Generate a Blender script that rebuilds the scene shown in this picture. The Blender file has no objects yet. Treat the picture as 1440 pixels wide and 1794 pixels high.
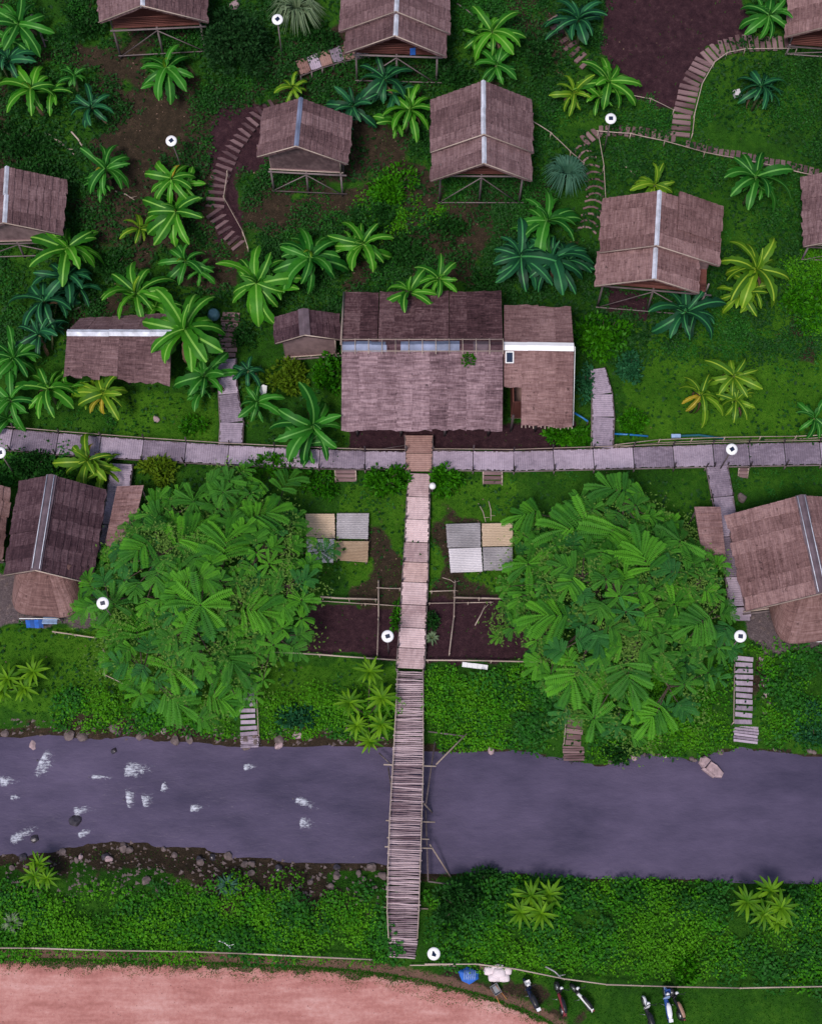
import bpy, math, random
import numpy as np
from mathutils import Vector, Matrix, Euler

random.seed(7)
RNG = np.random.default_rng(7)
SC = bpy.context.scene
COL = SC.collection
R = math.radians

# ------------------------------------------------------------------ camera
CAM_H = 88.0                 # drone height above the meadow, metres
PITCH = R(19.0)              # tilt away from straight down, towards the hill
FOC = 2800.0                 # focal length in units of a 1440-unit wide frame
cam = bpy.data.cameras.new('camera')
cam.sensor_fit = 'HORIZONTAL'
cam.sensor_width = 36.0
cam.lens = FOC / 1440.0 * 36.0
cam.clip_start = 1.0
cam.clip_end = 2500.0
camo = bpy.data.objects.new('camera', cam)
camo.location = (0, 0, CAM_H)
camo.rotation_euler = (PITCH, 0, 0)
COL.objects.link(camo)
SC.camera = camo

# ------------------------------------------------------------------ sky, sun, exposure
SUN_EL, SUN_AZ = R(62), R(205)      # azimuth clockwise from north (+Y)
world = bpy.data.worlds.new('World')
SC.world = world
world.use_nodes = True
wn = world.node_tree.nodes
wl_ = world.node_tree.links
bg = wn['Background']
sky = wn.new('ShaderNodeTexSky')
sky.sky_type = 'NISHITA'
sky.sun_disc = False
sky.sun_elevation = SUN_EL
sky.sun_rotation = SUN_AZ
sky.air_density = 1.0
sky.dust_density = 3.0
wl_.new(sky.outputs[0], bg.inputs[0])
bg.inputs[1].default_value = 0.075
sl = bpy.data.lights.new('sun', 'SUN')
sl.energy = 1.5
sl.angle = R(12)
sl.color = (1.0, 0.93, 0.90)
slo = bpy.data.objects.new('sun', sl)
sd = Vector((math.sin(SUN_AZ) * math.cos(SUN_EL), math.cos(SUN_AZ) * math.cos(SUN_EL), math.sin(SUN_EL)))
slo.rotation_euler = sd.to_track_quat('Z', 'Y').to_euler()
slo.location = (0, -20, 60)
COL.objects.link(slo)
SC.view_settings.view_transform = 'Standard'
SC.view_settings.look = 'None'
SC.view_settings.exposure = 0.66
SC.view_settings.gamma = 1.0

# ------------------------------------------------------------------ surveying helpers
CP, SP = math.cos(PITCH), math.sin(PITCH)

def P(u, v, z=0.0):
    """World point at height z that was surveyed at (u, v) of the 1440 x 1794 air photograph."""
    a, b = (u - 720.0) / FOC, (897.0 - v) / FOC
    d = Vector((a, b * CP + SP, b * SP - CP))
    t = (z - CAM_H) / d.z
    return Vector((d.x * t, d.y * t, z))

def pxm(v, z=0.0):
    """Survey scale: photograph units per metre around row v."""
    return (P(820, v, z) - P(720, v, z)).length and 100.0 / (P(820, v, z) - P(720, v, z)).length

def _h(ix, iy, s):
    n = (ix * 374761393 + iy * 668265263 + s * 1442695041) & 0x7fffffff
    n = ((n ^ (n >> 13)) * 1274126177) & 0x7fffffff
    return ((n ^ (n >> 16)) & 0xffff) / 65535.0

def vnoise(x, y, s=0):
    x = np.asarray(x, dtype=np.float64); y = np.asarray(y, dtype=np.float64)
    ix = np.floor(x).astype(np.int64); iy = np.floor(y).astype(np.int64)
    fx = x - ix; fy = y - iy
    fx = fx * fx * (3 - 2 * fx); fy = fy * fy * (3 - 2 * fy)
    a = _h(ix, iy, s); b = _h(ix + 1, iy, s); c = _h(ix, iy + 1, s); d = _h(ix + 1, iy + 1, s)
    return (a * (1 - fx) + b * fx) * (1 - fy) + (c * (1 - fx) + d * fx) * fy

def fbm(x, y, s=0):
    return 0.5 * vnoise(x, y, s) + 0.3 * vnoise(np.asarray(x) * 2.1, np.asarray(y) * 2.1, s + 3) + 0.2 * vnoise(np.asarray(x) * 4.3, np.asarray(y) * 4.3, s + 5)

WATER = -1.0
NB = [(-200, 1275), (0, 1292), (150, 1297), (300, 1302), (430, 1312), (560, 1307), (690, 1315), (800, 1320), (900, 1316), (980, 1335), (1060, 1342), (1130, 1326), (1215, 1336), (1250, 1322), (1300, 1315), (1440, 1325), (1650, 1330)]
SB = [(-200, 1500), (0, 1496), (100, 1490), (180, 1476), (245, 1474), (300, 1486), (345, 1478), (400, 1499), (480, 1503), (560, 1512), (680, 1512), (760, 1530), (850, 1530), (1000, 1536), (1200, 1541), (1440, 1546), (1650, 1550)]
NBW = np.array([P(u, v, WATER)[:2] for u, v in NB]); SBW = np.array([P(u, v, WATER)[:2] for u, v in SB])
HILL0 = P(720, 525, 0).y
SLOPE = 0.38

def ss(a, b, t):
    t = np.clip((t - a) / (b - a), 0, 1)
    return t * t * (3 - 2 * t)

def terr(x, y):
    x = np.asarray(x, dtype=np.float64); y = np.asarray(y, dtype=np.float64)
    t = y - HILL0
    hill = np.where(t < 0, 0, np.where(t < 4, SLOPE * t * t / 8, SLOPE * (t - 2)))
    hill = np.minimum(hill, 30)
    base = hill + (fbm(x * .16, y * .16, 1) - .5) * 1.0 * ss(0, 6, t) + (fbm(x * .5, y * .5, 2) - .5) * .10
    wig = (fbm(x * .7, y * .7, 9) - .5) * .5
    yn = np.interp(x, NBW[:, 0], NBW[:, 1]) + wig
    ys = np.interp(x, SBW[:, 0], SBW[:, 1]) - wig
    d = np.maximum(y - yn, ys - y)
    out = WATER + (base - WATER) * ss(0, 2.3, d)
    inn = WATER - np.minimum(.9, -d * .6)
    return np.where(d > 0, out, inn)

def tz(x, y):
    return float(terr(x, y))

def G(u, v, up=0.0):
    """Ground point surveyed at (u, v); with up, the point that height above its own ground."""
    z = 0.0
    for _ in range(40):
        p = P(u, v, z)
        z = .5 * z + .5 * (tz(p.x, p.y) + up)
    p = P(u, v, z)
    return p

# ------------------------------------------------------------------ mesh helpers
class MB:
    def __init__(self):
        self.v = []; self.f = []; self.m = []; self.uv = []
    def add(self, vs, fs, mi=0, uvs=None):
        o = len(self.v)
        self.v += [tuple(p) for p in vs]
        self.uv += list(uvs) if uvs is not None else [(p[0], p[1]) for p in vs]
        self.f += [tuple(i + o for i in f) for f in fs]
        self.m += [mi] * len(fs)
    def obox(self, c, ax, ay, az, mi=0):
        c, ax, ay, az = Vector(c), Vector(ax), Vector(ay), Vector(az)
        vs = [c + sx * ax + sy * ay + sz * az for sz in (-1, 1) for sy in (-1, 1) for sx in (-1, 1)]
        self.add(vs, [(0, 2, 3, 1), (4, 5, 7, 6), (0, 1, 5, 4), (2, 6, 7, 3), (0, 4, 6, 2), (1, 3, 7, 5)], mi)
    def box(self, c, s, rz=0.0, mi=0):
        a = Vector((math.cos(rz), math.sin(rz), 0)); b = Vector((-math.sin(rz), math.cos(rz), 0))
        self.obox(c, a * s[0] / 2, b * s[1] / 2, Vector((0, 0, s[2] / 2)), mi)
    def tube(self, pts, r, n=6, mi=0, r2=None):
        pts = [Vector(p) for p in pts]
        k = len(pts)
        r2 = r if r2 is None else r2
        vs = []
        for i, p in enumerate(pts):
            d = (pts[min(i + 1, k - 1)] - pts[max(i - 1, 0)]).normalized()
            q = d.to_track_quat('Z', 'Y')
            rr = r + (r2 - r) * i / max(1, k - 1)
            for j in range(n):
                a = 2 * math.pi * j / n
                vs.append(p + q @ Vector((math.cos(a) * rr, math.sin(a) * rr, 0)))
        fs = []
        for i in range(k - 1):
            for j in range(n):
                fs.append((i * n + j, i * n + (j + 1) % n, (i + 1) * n + (j + 1) % n, (i + 1) * n + j))
        fs.append(tuple(range(n - 1, -1, -1)))
        fs.append(tuple((k - 1) * n + j for j in range(n)))
        self.add(vs, fs, mi)
    def loft(self, rings, mi=0, cap=True):
        n = len(rings[0])
        vs = [p for r in rings for p in r]
        fs = []
        for i in range(len(rings) - 1):
            for j in range(n):
                fs.append((i * n + j, i * n + (j + 1) % n, (i + 1) * n + (j + 1) % n, (i + 1) * n + j))
        if cap:
            fs.append(tuple(range(n - 1, -1, -1)))
            fs.append(tuple((len(rings) - 1) * n + j for j in range(n)))
        self.add(vs, fs, mi)
    def mesh(self, name, mats, smooth=False, origin=None):
        me = bpy.data.meshes.new(name)
        vs = self.v
        if origin is not None:
            ox, oy, oz = origin
            vs = [(p[0] - ox, p[1] - oy, p[2] - oz) for p in vs]
        me.from_pydata(vs, [], self.f)
        for m in (mats if isinstance(mats, (list, tuple)) else [mats]):
            me.materials.append(m)
        if any(self.m):
            me.polygons.foreach_set('material_index', self.m)
        if smooth:
            me.polygons.foreach_set('use_smooth', [True] * len(self.f))
        uvl = me.uv_layers.new(name='UVMap')
        li = np.empty(len(me.loops), dtype=np.int32)
        me.loops.foreach_get('vertex_index', li)
        uvl.data.foreach_set('uv', np.array(self.uv, dtype=np.float32)[li].ravel())
        me.update()
        return me

def link(name, me, parent=None):
    o = bpy.data.objects.new(name, me)
    COL.objects.link(o)
    if parent is not None:
        o.parent = parent
    return o

def tag(o, label, cat=None, group=None, kind=None):
    if label: o['label'] = label
    if cat: o['category'] = cat
    if group: o['group'] = group
    if kind: o['kind'] = kind
    return o

def thing(name, label, cat, loc=(0, 0, 0), rz=0.0, group=None):
    o = bpy.data.objects.new(name, None)
    o.empty_display_size = .3
    COL.objects.link(o)
    o.location = loc
    o.rotation_euler = (0, 0, rz)
    return tag(o, label, cat, group)

def part(name, mb, mats, parent, smooth=False, kind=None):
    """A child mesh whose vertices were given in world coordinates (parent not rotated)."""
    par = parent
    org = Vector((0, 0, 0))
    while par is not None:
        org += Vector(par.location); par = par.parent
    o = link(name, mb.mesh(name, mats, smooth, org), parent)
    if kind: o['kind'] = kind
    return o

def np_mesh(name, V, F, mats, tint=None, smooth=False):
    """Fast mesh from numpy arrays; F all triangles or all quads."""
    me = bpy.data.meshes.new(name)
    nv, nf, k = len(V), len(F), F.shape[1]
    me.vertices.add(nv); me.vertices.foreach_set('co', np.asarray(V, dtype=np.float32).ravel())
    me.loops.add(nf * k); me.loops.foreach_set('vertex_index', np.asarray(F, dtype=np.int32).ravel())
    me.polygons.add(nf); me.polygons.foreach_set('loop_start', np.arange(0, nf * k, k, dtype=np.int32))
    try:
        me.polygons.foreach_set('loop_total', np.full(nf, k, dtype=np.int32))
    except Exception:
        pass
    if smooth:
        me.polygons.foreach_set('use_smooth', np.ones(nf, dtype=bool))
    me.update(calc_edges=True)
    for m in (mats if isinstance(mats, (list, tuple)) else [mats]):
        me.materials.append(m)
    if tint is not None:
        at = me.attributes.new('tint', 'FLOAT', 'POINT')
        at.data.foreach_set('value', np.asarray(tint, dtype=np.float32))
    return me

# ------------------------------------------------------------------ materials
def lin(r, g, b):
    f = lambda c: ((c / 255) / 12.92) if c <= 10 else (((c / 255) + .055) / 1.055) ** 2.4
    return (f(r), f(g), f(b), 1.0)

class N:
    def __init__(self, name):
        self.m = bpy.data.materials.new(name); self.m.use_nodes = True
        self.t = self.m.node_tree
        self.p = self.t.nodes['Principled BSDF']; self.out = self.t.nodes['Material Output']
    def n(self, ty, **kw):
        x = self.t.nodes.new(ty)
        for k, v in kw.items():
            if k.startswith('i_'):
                x.inputs[int(k[2:])].default_value = v
            else:
                setattr(x, k, v)
        return x
    def l(self, a, b): self.t.links.new(a, b)
    def noise(self, vec, scale, detail=4, rough=.55):
        x = self.n('ShaderNodeTexNoise'); x.inputs['Scale'].default_value = scale
        x.inputs['Detail'].default_value = detail; x.inputs['Roughness'].default_value = rough
        if vec is not None: self.l(vec, x.inputs['Vector'])
        return x.outputs[0]
    def ramp(self, fac, stops):
        x = self.n('ShaderNodeValToRGB')
        e = x.color_ramp.elements
        e[0].position, e[0].color = stops[0]
        e[1].position, e[1].color = stops[-1]
        for p, c in stops[1:-1]:
            k = e.new(p); k.color = c
        self.l(fac, x.inputs[0])
        return x.outputs[0]
    def mix(self, fac, a, b, mode='MIX'):
        x = self.n('ShaderNodeMix', data_type='RGBA', blend_type=mode)
        for s, val in ((0, fac), (6, a), (7, b)):
            if isinstance(val, (int, float)): x.inputs[s].default_value = val
            elif isinstance(val, tuple): x.inputs[s].default_value = val
            else: self.l(val, x.inputs[s])
        return x.outputs[2]
    def math(self, op, a, b=0.0):
        x = self.n('ShaderNodeMath', operation=op)
        for s, val in ((0, a), (1, b)):
            if isinstance(val, (int, float)): x.inputs[s].default_value = val
            else: self.l(val, x.inputs[s])
        return x.outputs[0]
    def bump(self, h, strength=.4, dist=.02):
        x = self.n('ShaderNodeBump'); x.inputs['Strength'].default_value = strength; x.inputs['Distance'].default_value = dist
        self.l(h, x.inputs['Height']); self.l(x.outputs[0], self.p.inputs['Normal'])
    def done(self, col, rough=.8, spec=.3):
        if isinstance(col, tuple): self.p.inputs['Base Color'].default_value = col
        else: self.l(col, self.p.inputs['Base Color'])
        self.p.inputs['Roughness'].default_value = rough
        self.p.inputs['Specular IOR Level'].default_value = spec
        return self.m

def scale(c, k): return (c[0] * k, c[1] * k, c[2] * k, 1.0)

def plain(name, col, rough=.6, spec=.4, metal=0.0, var=.25, sc=6.0):
    m = N(name)
    g = m.n('ShaderNodeNewGeometry')
    f = m.noise(g.outputs['Position'], sc, 5)
    c = m.ramp(f, [(.3, scale(col, 1 - var)), (.7, scale(col, 1 + var * .6))])
    m.p.inputs['Metallic'].default_value = metal
    return m.done(c, rough, spec)

def leaf_mat(name, dark, light, rough=.5, tr=.22, attr=True, spec=.18):
    rough = min(.75, rough + .12)
    m = N(name)
    oi = m.n('ShaderNodeObjectInfo')
    if attr:
        at = m.n('ShaderNodeAttribute', attribute_name='tint')
        f = m.math('ADD', m.math('MULTIPLY', at.outputs['Fac'], .8), m.math('MULTIPLY', oi.outputs['Random'], .2))
    else:
        f = oi.outputs['Random']
    g = m.n('ShaderNodeNewGeometry')
    nz = m.noise(g.outputs['Position'], 2.2, 4)
    f2 = m.math('ADD', m.math('MULTIPLY', f, .75), m.math('MULTIPLY', m.math('SUBTRACT', nz, .5), .7))
    c = m.ramp(f2, [(.0, dark), (.85, light)])
    m.done(c, rough, spec)
    t = m.n('ShaderNodeBsdfTranslucent'); m.l(c, t.inputs[0])
    x = m.n('ShaderNodeMixShader'); x.inputs[0].default_value = tr
    m.l(m.p.outputs[0], x.inputs[1]); m.l(t.outputs[0], x.inputs[2]); m.l(x.outputs[0], m.out.inputs[0])
    return m.m

def thatch_mat(name, dark, mid, light, rowlines=.9, streak=7.0, moss=None):
    dark, mid, light = [(c[0] * .90, c[1] * .91, c[2] * .95, 1) for c in (scale(dark, .85), mid, scale(light, 1.12))]
    m = N(name)
    uv = m.n('ShaderNodeUVMap'); uv.uv_map = 'UVMap'
    def mp(sx, sy):
        x = m.n('ShaderNodeMapping'); x.inputs['Scale'].default_value = (sx, sy, 1); m.l(uv.outputs[0], x.inputs[0]); return x.outputs[0]
    oi = m.n('ShaderNodeObjectInfo')
    s1 = m.noise(mp(streak, .9), 1.0, 5, .6)
    s2 = m.noise(mp(streak * 4, 3.0), 1.0, 3, .6)
    s3 = m.noise(mp(.55, .55), 1.0, 4)
    s4 = m.noise(mp(.8, 6.5), 1.0, 4, .6)
    s5 = m.noise(mp(1.6, 24.0), 1.0, 4, .65)
    f = m.math('ADD', m.math('MULTIPLY', s1, .16), m.math('MULTIPLY', s2, .24))
    f = m.math('ADD', f, m.math('MULTIPLY', s3, .22))
    f = m.math('ADD', f, m.math('MULTIPLY', s5, .33))
    f = m.math('ADD', f, m.math('MULTIPLY', s4, rowlines * .35))
    f = m.math('ADD', f, m.math('MULTIPLY', m.math('SUBTRACT', oi.outputs['Random'], .5), .09))
    k = (.95 + rowlines * .35) * .5
    c = m.ramp(f, [(k - .13, dark), (k, mid), (k + .14, light)])
    sp = m.noise(mp(2.6, 2.6), 1.0, 6, .7)
    blot = m.ramp(sp, [(.60, (0, 0, 0, 1)), (.68, (1, 1, 1, 1))])
    c = m.mix(m.math('MULTIPLY', blot, .8), c, scale(dark, .35))
    if moss:
        mo = m.ramp(m.noise(mp(.5, .9), 1.0, 5, .65), [(.56, (0, 0, 0, 1)), (.72, (1, 1, 1, 1))])
        c = m.mix(m.math('MULTIPLY', mo, .5), c, moss)
    m.bump(m.math('ADD', s2, m.math('MULTIPLY', s5, .9)), .6, .05)
    return m.done(c, .92, .12)

def wood_mat(name, dark, light, along='u', sc=(1.5, 14), rough=.75, spec=.25):
    m = N(name)
    uv = m.n('ShaderNodeUVMap'); uv.uv_map = 'UVMap'
    x = m.n('ShaderNodeMapping'); x.inputs['Scale'].default_value = (sc[0], sc[1], 1); m.l(uv.outputs[0], x.inputs[0])
    oi = m.n('ShaderNodeObjectInfo')
    g = m.n('ShaderNodeNewGeometry')
    a = m.noise(x.outputs[0], 1.0, 4, .6)
    b = m.noise(g.outputs['Position'], .6, 4)
    f = m.math('ADD', m.math('MULTIPLY', a, .5), m.math('MULTIPLY', b, .45))
    f = m.math('ADD', f, m.math('MULTIPLY', m.math('SUBTRACT', oi.outputs['Random'], .5), .35))
    c = m.ramp(f, [(.28, dark), (.68, light)])
    m.bump(a, .3, .01)
    return m.done(c, rough, spec)

def attr_node(m, name):
    return m.n('ShaderNodeAttribute', attribute_name=name).outputs['Fac']

M = {}
M['thatch_hut'] = thatch_mat('thatch_hut', (.075, .040, .043, 1), (.165, .096, .098, 1), (.29, .185, .185, 1))
M['thatch_new'] = thatch_mat('thatch_new', (.115, .058, .055, 1), (.225, .128, .122, 1), (.36, .225, .21, 1))
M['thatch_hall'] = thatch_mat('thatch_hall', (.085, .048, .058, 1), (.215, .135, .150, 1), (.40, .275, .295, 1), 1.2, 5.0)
M['thatch_hall_back'] = thatch_mat('thatch_hall_back', (.032, .015, .018, 1), (.085, .042, .046, 1), (.20, .12, .12, 1), 1.1, 2.2)  # darker thatch tone, used only on the hall's back slope
M['thatch_dark'] = thatch_mat('thatch_dark', (.032, .016, .022, 1), (.075, .040, .048, 1), (.165, .10, .11, 1), .8, 8.0)
M['thatch_hood'] = thatch_mat('thatch_hood', (.10, .050, .048, 1), (.20, .112, .10, 1), (.32, .20, .185, 1), .5, 7.0)
M['wall_mat'] = wood_mat('woven_wall', (.09, .055, .06, 1), (.31, .205, .21, 1), sc=(3, 2))
M['wall_red'] = wood_mat('red_board', (.06, .018, .016, 1), (.17, .062, .05, 1), sc=(1, 12))
M['post'] = wood_mat('grey_pole', (.075, .056, .06, 1), (.22, .175, .18, 1))
M['pole_pale'] = wood_mat('pale_bamboo_pole', (.26, .20, .17, 1), (.50, .40, .34, 1))
M['pole_dark'] = wood_mat('dark_bamboo_pole', (.03, .022, .028, 1), (.08, .062, .07, 1))
M['deck'] = wood_mat('walkway_bamboo', (.17, .135, .18, 1), (.44, .36, .45, 1), sc=(6, 2.2))
M['deck_pale'] = wood_mat('path_bamboo', (.33, .225, .235, 1), (.68, .52, .53, 1), sc=(5, 1.8))
M['deck_brown'] = wood_mat('path_bamboo_brown', (.19, .10, .09, 1), (.40, .25, .22, 1), sc=(5, 1.8))
M['deck_tan'] = wood_mat('path_bamboo_tan', (.28, .17, .165, 1), (.56, .40, .38, 1), sc=(5, 1.8))
M['slat'] = wood_mat('bridge_slat', (.12, .075, .095, 1), (.52, .40, .43, 1), sc=(2, 10))
M['step'] = wood_mat('log_step', (.10, .055, .06, 1), (.27, .175, .18, 1))
M['step_dark'] = wood_mat('dark_log_step', (.055, .028, .035, 1), (.20, .125, .135, 1))
M['mat_grey'] = wood_mat('bamboo_mat_grey', (.22, .205, .22, 1), (.66, .62, .66, 1), sc=(6, 22))
M['mat_tan'] = wood_mat('bamboo_mat_tan', (.30, .21, .14, 1), (.66, .52, .39, 1), sc=(6, 22))
M['cap_white'] = plain('ridge_sheet_white', (.62, .64, .74, 1), .5, .4, var=.35, sc=2.5)
M['cap_blue'] = plain('ridge_sheet_blue', (.20, .235, .36, 1), .4, .5, var=.4, sc=1.2)
M['cap_grey'] = plain('ridge_sheet_grey', (.13, .095, .115, 1), .75, .2, var=.35, sc=2)
M['cap_pure'] = plain('ridge_sheet_bright', (.86, .85, .88, 1), .4, .5, var=.06, sc=1.5)
M['white'] = plain('white_plastic', (.82, .82, .84, 1), .35, .5, var=.06)
M['panel_blue'] = plain('solar_cell', (.012, .022, .055, 1), .15, .6, var=.3, sc=20)
M['steel'] = plain('grey_steel', (.30, .31, .33, 1), .35, .5, .8, var=.15)
M['black'] = plain('black_plastic', (.012, .012, .016, 1), .4, .5, var=.3)
M['tyre'] = plain('tyre_rubber', (.014, .014, .015, 1), .85, .2, var=.3)
M['navy'] = plain('navy_paint', (.012, .018, .05, 1), .25, .6, var=.2)
M['bluepaint'] = plain('blue_paint', (.03, .09, .33, 1), .25, .6, var=.2)
M['redpaint'] = plain('dull_red_paint', (.20, .03, .04, 1), .35, .5, var=.2)
M['tanpaint'] = plain('tan_paint', (.36, .21, .15, 1), .5, .4, var=.2)
M['tarp'] = plain('blue_tarp', (.03, .13, .52, 1), .4, .4, var=.3, sc=3)
M['tarp_pale'] = plain('pale_blue_cloth', (.30, .42, .66, 1), .6, .3, var=.2, sc=5)
M['sack'] = plain('white_sack', (.76, .66, .70, 1), .7, .2, var=.12, sc=4)
M['sack_brown'] = plain('brown_sack', (.16, .10, .08, 1), .8, .2)
M['pipe'] = plain('blue_pipe', (.02, .16, .42, 1), .35, .5, var=.2)
M['pipe_teal'] = plain('teal_net', (.015, .10, .14, 1), .7, .2)
M['orange'] = plain('orange_wood', (.50, .20, .06, 1), .6, .3)
M['stone'] = plain('river_stone', (.15, .115, .115, 1), .85, .2, var=.5, sc=4)
M['pebble'] = plain('red_pebble', (.30, .15, .14, 1), .9, .1, var=.6, sc=2)
M['stone_pale'] = plain('pale_stone', (.40, .29, .31, 1), .85, .2, var=.3, sc=5)
M['stone_dark'] = plain('wet_stone', (.045, .038, .05, 1), .35, .5, var=.4, sc=4)
M['foam'] = plain('white_water_foam', (.56, .58, .70, 1), .7, .3, var=.25, sc=1.5)
M['stem'] = plain('banana_stem', (.10, .12, .05, 1), .7, .2, var=.4, sc=3)
M['trunk'] = plain('tree_bark', (.075, .055, .045, 1), .9, .15, var=.4, sc=5)
M['litter'] = plain('dry_leaf_litter', (.17, .11, .085, 1), .9, .1, var=.6, sc=1.2)
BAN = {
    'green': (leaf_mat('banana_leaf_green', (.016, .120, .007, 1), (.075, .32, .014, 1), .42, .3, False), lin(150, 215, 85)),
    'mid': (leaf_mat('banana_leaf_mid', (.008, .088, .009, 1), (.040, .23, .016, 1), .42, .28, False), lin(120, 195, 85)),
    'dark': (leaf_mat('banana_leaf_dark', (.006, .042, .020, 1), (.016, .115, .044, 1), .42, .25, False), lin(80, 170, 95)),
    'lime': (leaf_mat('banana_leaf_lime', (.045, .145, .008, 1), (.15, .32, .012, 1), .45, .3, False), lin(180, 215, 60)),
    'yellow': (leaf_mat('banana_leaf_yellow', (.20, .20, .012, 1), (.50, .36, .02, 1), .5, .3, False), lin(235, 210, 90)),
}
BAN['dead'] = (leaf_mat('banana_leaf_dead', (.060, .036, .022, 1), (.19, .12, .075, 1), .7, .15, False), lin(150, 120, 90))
for k in list(BAN):
    BAN[k] = (BAN[k][0], plain('banana_rib_' + k, scale(BAN[k][1], .55), .5, .3, var=.1))
M['tree_leaf'] = leaf_mat('tree_leaf', (.034, .170, .016, 1), (.125, .42, .022, 1), .5, .3, False)
M['tree_leaf_mid'] = leaf_mat('tree_leaf_mid', (.026, .135, .016, 1), (.092, .33, .028, 1), .5, .3, False)
M['tree_mass_a'] = leaf_mat('tree_mass_a', (.034, .170, .016, 1), (.125, .42, .022, 1), .5, .3, True)
M['tree_mass_b'] = leaf_mat('tree_mass_b', (.026, .135, .016, 1), (.092, .33, .028, 1), .5, .3, True)
M['tree_mass_c'] = leaf_mat('tree_mass_c', (.018, .115, .026, 1), (.058, .26, .046, 1), .5, .3, True)
M['tree_leaf_cool'] = leaf_mat('tree_leaf_cool', (.018, .115, .026, 1), (.058, .26, .046, 1), .5, .3, False)
M['tree_leaf2'] = leaf_mat('tree_leaf_lush', (.014, .085, .014, 1), (.065, .215, .026, 1), .5, .3, True)
M['tree_lace'] = leaf_mat('tree_lace', (.050, .12, .018, 1), (.17, .32, .050, 1), .55, .3, True)
M['shrub_green'] = leaf_mat('shrub_green', (.008, .090, .001, 1), (.060, .27, .003, 1), .45, .22)
M['shrub_lime'] = leaf_mat('shrub_lime', (.045, .12, .004, 1), (.17, .27, .012, 1), .5, .25)
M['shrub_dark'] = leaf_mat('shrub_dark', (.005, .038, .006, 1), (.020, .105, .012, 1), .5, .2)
M['shrub_teal'] = leaf_mat('shrub_teal', (.010, .075, .026, 1), (.036, .18, .068, 1), .5, .2)
M['feather'] = leaf_mat('feather_leaf', (.008, .045, .010, 1), (.028, .105, .022, 1), .55, .25)
M['ros'] = leaf_mat('rosette_leaf', (.045, .155, .004, 1), (.17, .36, .010, 1), .45, .28, False)
M['palegrass'] = leaf_mat('pale_grass_leaf', (.075, .13, .06, 1), (.24, .32, .19, 1), .5, .25)
M['bluegrass'] = leaf_mat('blue_grass_leaf', (.022, .085, .050, 1), (.08, .20, .13, 1), .5, .25)
M['grass'] = leaf_mat('grass_blade', (.009, .058, .003, 1), (.040, .180, .005, 1), .6, .25)
M['cover'] = leaf_mat('ground_cover_leaf', (.012, .090, .002, 1), (.062, .30, .004, 1), .5, .22)
M['cover_lime'] = leaf_mat('ground_cover_lime', (.026, .135, .002, 1), (.105, .36, .004, 1), .5, .25)
M['cover_dark'] = leaf_mat('ground_cover_dark', (.006, .056, .005, 1), (.030, .175, .014, 1), .5, .2)

def ground_material():
    m = N('ground')
    g = m.n('ShaderNodeNewGeometry')
    pos = g.outputs['Position']
    n1 = m.noise(pos, .35, 5); n2 = m.noise(pos, 2.6, 5, .65); n3 = m.noise(pos, 11.0, 4, .7)
    grass = m.ramp(m.math('ADD', m.math('MULTIPLY', n1, .6), m.math('MULTIPLY', n2, .4)),
                   [(.32, (.010, .038, .006, 1)), (.5, (.020, .078, .006, 1)), (.68, (.048, .135, .010, 1))])
    soil = m.ramp(m.math('ADD', m.math('MULTIPLY', n2, .6), m.math('MULTIPLY', n3, .4)),
                  [(.3, (.014, .006, .010, 1)), (.55, (.042, .019, .025, 1)), (.75, (.105, .056, .060, 1))])
    hill = m.ramp(m.math('ADD', m.math('MULTIPLY', n2, .5), m.math('MULTIPLY', n3, .5)),
                  [(.3, (.014, .011, .008, 1)), (.52, (.036, .026, .017, 1)), (.75, (.095, .062, .042, 1))])
    grav = m.ramp(m.math('ADD', m.math('MULTIPLY', n2, .35), m.math('MULTIPLY', n3, .65)),
                  [(.3, (.055, .042, .048, 1)), (.55, (.125, .098, .105, 1)), (.75, (.24, .195, .20, 1))])
    dust = m.ramp(m.math('ADD', m.math('MULTIPLY', n2, .5), m.math('MULTIPLY', n3, .5)), [(.3, (.07, .045, .030, 1)), (.7, (.22, .125, .095, 1))])
    edge = lambda a: m.ramp(m.math('ADD', attr_node(m, a), m.math('MULTIPLY', m.math('SUBTRACT', n2, .5), .9)), [(.38, (0, 0, 0, 1)), (.62, (1, 1, 1, 1))])
    lawn = m.ramp(m.math('ADD', m.math('MULTIPLY', n1, .5), m.math('MULTIPLY', n2, .5)), [(.32, (.020, .080, .004, 1)), (.68, (.070, .185, .010, 1))])
    c = m.mix(m.math('MULTIPLY', edge('lawn'), .8), grass, lawn)
    c = m.mix(edge('brown'), c, hill)
    c = m.mix(edge('soil'), c, soil)
    c = m.mix(edge('gravel'), c, grav)
    c = m.mix(edge('dust'), c, dust)
    m.bump(m.math('ADD', n2, m.math('MULTIPLY', n3, .6)), .8, .12)
    return m.done(c, .95, .1)
M['ground'] = ground_material()

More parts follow.
